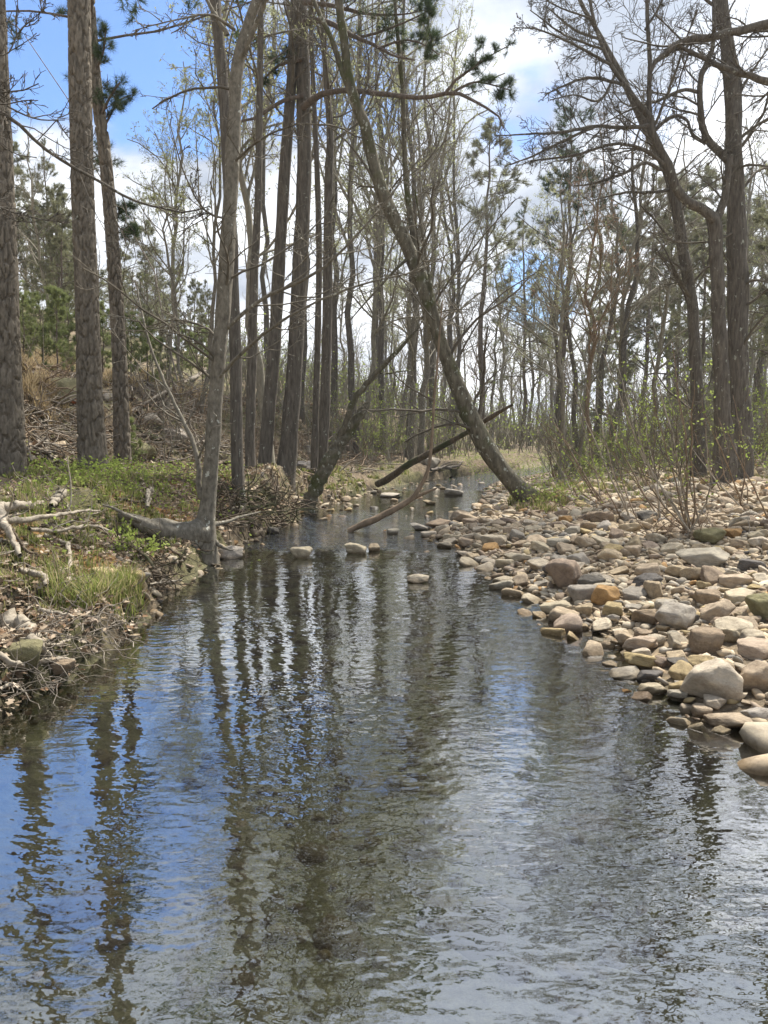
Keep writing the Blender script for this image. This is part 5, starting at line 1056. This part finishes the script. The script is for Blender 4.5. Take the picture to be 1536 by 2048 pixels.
K = 7000; y_ = 3.2 + 10 * r_.random(K) ** 1.2; x_ = np.interp(y_, XL[:, 0], XL[:, 1]) - 1.1 * r_.random(K); leaves_on(mb, x_[x_ > -.58 * y_ - .7], y_[x_ > -.58 * y_ - .7], .05, r_, lift=.05)
K = 9000; y_ = r_.uniform(12, 32, K); xt_ = np.interp(y_, XT[:, 0], XT[:, 1]); x_ = xt_ + .8 - 5.0 * r_.random(K); leaves_on(mb, x_, y_, .13, r_, lift=.05)
K = 3000; y_ = r_.uniform(7, 17, K); x_ = np.interp(y_, XR[:, 0], XR[:, 1]) + 1.5 + 6 * r_.random(K); ok = (fbm(x_ * 1.1, y_ * 1.1, 89) > .05) & (x_ < .56 * y_ + 1); leaves_on(mb, x_[ok], y_[ok], .08, r_, lift=.1)
tag(part('fallen_leaves', mb.mesh('fallen_leaves', M['litter'], False), None), 'brown oak leaves littering both banks and the embankment', 'leaves', None, 'stuff')

# grass: blades as curved strips
def grass(name, patches, label, cols, seed, hgt_=.16, wd=.0035, lean=.35):
    r_ = np.random.default_rng(seed); mb = MB()
    for (cx, cy, rx_, ry_, K, hs) in patches:
        c_ = hit(cx, cy); f = proj(c_)[2]; sx = rx_ / FPX * f; sy = ry_ * f * f / FPX / 1.2 if ry_ > 0 else -ry_
        ncl = max(3, K // 45); cxs = c_[0] + r_.normal(size=ncl) * sx * .55; cys = c_[1] + r_.normal(size=ncl) * min(sy, 3) * .5; w_ = r_.integers(0, ncl, K)
        x_ = cxs[w_] + r_.normal(size=K) * .045; y_ = cys[w_] + r_.normal(size=K) * .045; z_ = height(x_, y_); ok = z_ > .02; x_, y_, z_ = x_[ok], y_[ok], z_[ok]; k = len(x_)
        a = r_.uniform(0, 6.28, k); L_ = hgt_ * hs * r_.uniform(.45, 1.2, k); ln_ = r_.uniform(.1, 1, k) * lean; dx, dy = np.cos(a), np.sin(a); wv = wd * (1 + f * .08)
        V = []
        for tt, ww in ((0, 1), (.45, .8), (.8, .5), (1, 0)):
            ox = dx * L_ * ln_ * tt ** 2 * 1.6; oy = dy * L_ * ln_ * tt ** 2 * 1.6; oz = L_ * tt * (1 - .35 * ln_ * tt)
            for sg in ((-1, 1) if ww else (0,)): V.append(np.stack((x_ + ox - dy * wv * ww * sg, y_ + oy + dx * wv * ww * sg, z_ + oz), 1))
        V = np.stack(V, 1); F = np.array([[0, 1, 3], [0, 3, 2], [2, 3, 5], [2, 5, 4], [4, 5, 6]]); f_ = (F[None] + (np.arange(k) * 7)[:, None, None]).reshape(-1, 3)
        cl = np.array(cols)[r_.integers(0, len(cols), k)] * r_.uniform(.75, 1.2, (k, 1)); mb.add(V, t=f_, col=np.repeat(cl, 7, 0))
    tag(part(name, mb.mesh(name, M['grass'], False), None), label, 'grass', None, 'stuff')
GC = [(.20, .24, .07), (.27, .30, .09), (.14, .18, .055), (.36, .33, .15), (.40, .33, .2)]; GT = [(.42, .33, .20), (.35, .27, .15), (.48, .39, .25)]
grass('grass', [(200, 1195, 110, -.6, 1000, 1.5), (130, 1205, 70, -.5, 350, 1.0), (270, 1185, 50, -.3, 500, 1.2), (60, 1150, 60, -.5, 250, .7)], 'bright green tussock grass hanging over the near left bank', GC, 71, .15, .0028, .6)
grass('grass', [(60, 950, 120, -1.2, 1600, .8), (200, 965, 160, -1.3, 2200, .8), (330, 960, 140, -1.4, 1800, .8), (160, 1010, 200, -1.5, 2600, .9), (90, 1110, 120, -.8, 1200, .8), (300, 1030, 120, -.7, 900, .9), (60, 1210, 80, -.4, 500, .8), (470, 950, 70, -1.5, 900, .8), (110, 1060, 120, -.8, 500, .8)], 'short yellow green grass on the terrace under the pines', GC, 72, .11, .003)
grass('grass', [(705, 968, 70, -1.6, 2600, .7), (640, 968, 60, -1.5, 1200, .6), (800, 950, 60, -2.5, 900, .8)], 'short green grass lip on the far left bank above the dark undercut', GC, 73, .14, .004)
grass('grass', [(1075, 1005, 60, -.7, 1300, 1.0), (1150, 985, 90, -1.6, 1800, 1.0), (1260, 975, 120, -2, 1300, .9), (1040, 985, 40, -.7, 700, .9), (1420, 960, 140, -2.2, 1200, .9)], 'pale green and straw grass around the leaning tree and bar top', GC + GT[:1], 74, .15, .0035)
grass('dry_grass', [(80, 730, 90, -2.0, 3800, 1.5), (150, 750, 70, -2.0, 1800, 1.3), (60, 780, 70, -1.2, 1500, 1.3), (230, 760, 60, -2, 900, 1.1), (400, 790, 90, -2.5, 900, 1.0), (330, 760, 60, -2, 900, 1.1)], 'dry tan grass covering the top of the embankment', GT, 75, .30, .005, .5)
# low leafy plants
def herbs(name, patches, label, m, seed, size=.035, hh=.2):
    r_ = np.random.default_rng(seed); mb = MB()
    for (cx, cy, rx_, ry_, K, hs) in patches:
        c_ = hit(cx, cy); f = proj(c_)[2]; sx = rx_ / FPX * f; x_ = c_[0] + r_.normal(size=K) * sx * .6; y_ = c_[1] + r_.normal(size=K) * ry_ * .5; z_ = np.maximum(height(x_, y_), 0) + hh * hs * r_.random(K) ** 1.5
        scatter(mb, LEAF_V, LEAF_F, np.stack((x_, y_, z_), 1), r_.normal(size=(K, 3)) * [1, 1, .4] + [0, 0, .3], size * r_.uniform(.6, 1.3, K), r_)
    tag(part(name, mb.mesh(name, m, False), None), label, 'plants', None, 'stuff')
herbs('ground_plants', [(60, 945, 90, 1.2, 900, 1), (195, 955, 80, 1.2, 1300, 1.1), (330, 965, 90, 1.4, 900, 1), (150, 1010, 150, 1.5, 500, .6), (450, 960, 60, 1.2, 400, .8), (120, 1080, 100, .8, 200, .6)], 'low bright green seedlings below the plated pines', M['spring_leaf'], 81, .04, .22)
herbs('ground_plants', [(1100, 1000, 70, .8, 500, 1), (1170, 960, 120, 2.2, 1300, 1.6), (1330, 930, 160, 2.5, 1700, 2.2), (1480, 940, 100, 2.5, 1100, 2.2), (1050, 940, 70, 2.5, 700, 1.8), (960, 945, 60, 2.5, 500, 1)], 'fresh green undergrowth along the back of the gravel bar', M['spring_leaf'], 82, .05, .35)
# small leafy shrub overhanging the pool
b0 = hit(262, 1120); root = empty('shrub', b0, 'small leafy green shrub overhanging the pool from the left bank', 'shrub'); r_ = np.random.default_rng(83); B = 9; n = 8; P = np.zeros((B, n, 3)); P[:, 0] = b0 + np.array([0, .15, -.05]); d = r_.normal(size=(B, 3)) * [.8, .5, .3] + [.15, -.1, .8]; d /= np.linalg.norm(d, axis=1, keepdims=True)
for k in range(1, n): d = d + r_.normal(size=(B, 3)) * .15; d /= np.linalg.norm(d, axis=1, keepdims=True); P[:, k] = P[:, k - 1] + d * .055
R = np.linspace(.006, .0025, n)[None] * np.ones((B, 1))
for s_ in range(B): tube_part('stem', root, P[s_:s_ + 1], R[s_:s_ + 1], 5, M['dark_wood'])
b1 = children(P, R, 7, r_, .2, 1, .4, (25, 60), 5, .15, .02, .6, .002); tube_part('twigs', root, *b1, 3, M['dark_wood']); bud_part(root, b1, 5, .042, M['spring_leaf'], r_, tmpl=(LEAF_V, LEAF_F))

# ------------------------------------------------------------------ labels for the background trees and undergrowth
LAND.sort()
def between(px):
    if px < LAND[0][0]: return f"beyond {LAND[0][1]}"
    for a, b_ in zip(LAND, LAND[1:]):
        if a[0] <= px < b_[0]: return f"between {a[1]} and {b_[1]}"
    return f"past {LAND[-1][1]}"
short = {'the plated pine at the frame edge': 'the edge pine', 'the stoutest plated pine': 'the stoutest pine', 'the thin curved pine': 'the curved pine', 'the crooked pale tree': 'the crooked tree', 'the big central pine': 'the central pine', 'the broken dead trunk': 'the broken trunk', 'the leaning mossy tree': 'the leaning tree', 'the lighter leaning oak': 'the lighter oak', 'the swooping-limbed oak': 'the swooping oak'}
W = {'bare': ['slim grey bare tree', 'dark bare tree', 'brown budding tree', 'pale grey bare tree'], 'bud': ['slim green budding tree', 'pale green budding tree', 'tall green budding tree'], 'pine': ['olive pine', 'bushy pine', 'tall dark pine', 'full crowned pine'], 'young': ['small young pine', 'young bright pine'],
     'sapling': ['leafy green sapling', 'brown stemmed leafy shrub', 'thin budding sapling', 'bare brown shrub', 'low leafy green shrub', 'low budding brown shrub']}
GN = {'bare': 'bare trees in the wood', 'bud': 'budding trees in the wood', 'pine': 'pines in the background', 'young': 'young pines on the embankment', 'sapling': 'undergrowth saplings and shrubs'}
gp = defaultdict(list)
for (o_, kind, i, px, Yd, sc) in placed: gp[(kind, i, between(px))].append((px, Yd, o_))
OW = ['first', 'second', 'third', 'fourth', 'fifth', 'sixth', 'seventh', 'eighth', 'ninth', 'tenth', 'eleventh', 'twelfth', 'thirteenth', 'fourteenth', 'fifteenth', 'sixteenth']
for (kind, i, bt), lst in gp.items():
    for a, b_ in short.items(): bt = bt.replace(a, b_)
    lst.sort(key=lambda q_: q_[1])
    for n_i, (px, Yd, o_) in enumerate(lst):
        base = W[kind][i]; pre = base if len(lst) == 1 else f"{'nearest' if n_i == 0 else ('farthest' if n_i == len(lst) - 1 else OW[min(n_i, 15)] + ' nearest')} {base}"
        o_['label'] = f"{pre} {bt}"; o_['group'] = GN[kind]; o_['category'] = 'shrub' if kind == 'sapling' else 'tree'

# ------------------------------------------------------------------ thin spring haze
mb = MB(); v = np.array([(x_, y_, z_) for x_ in (-262, 262) for y_ in (-42, 404) for z_ in (-3, 45)], float)
mb.add(v, q=[(0, 1, 3, 2), (4, 6, 7, 5), (0, 4, 5, 1), (2, 3, 7, 6), (0, 2, 6, 4), (1, 5, 7, 3)])
m, t, o = nodes('haze'); pv = mk(t, 'ShaderNodeVolumePrincipled'); pv.inputs['Color'].default_value = (.86, .92, 1, 1); pv.inputs['Density'].default_value = .0006; pv.inputs['Anisotropy'].default_value = .3
t.links.new(pv.outputs[0], o.inputs['Volume'])
tag(part('haze', mb.mesh('haze', m, False), None), None, None, None, 'stuff')
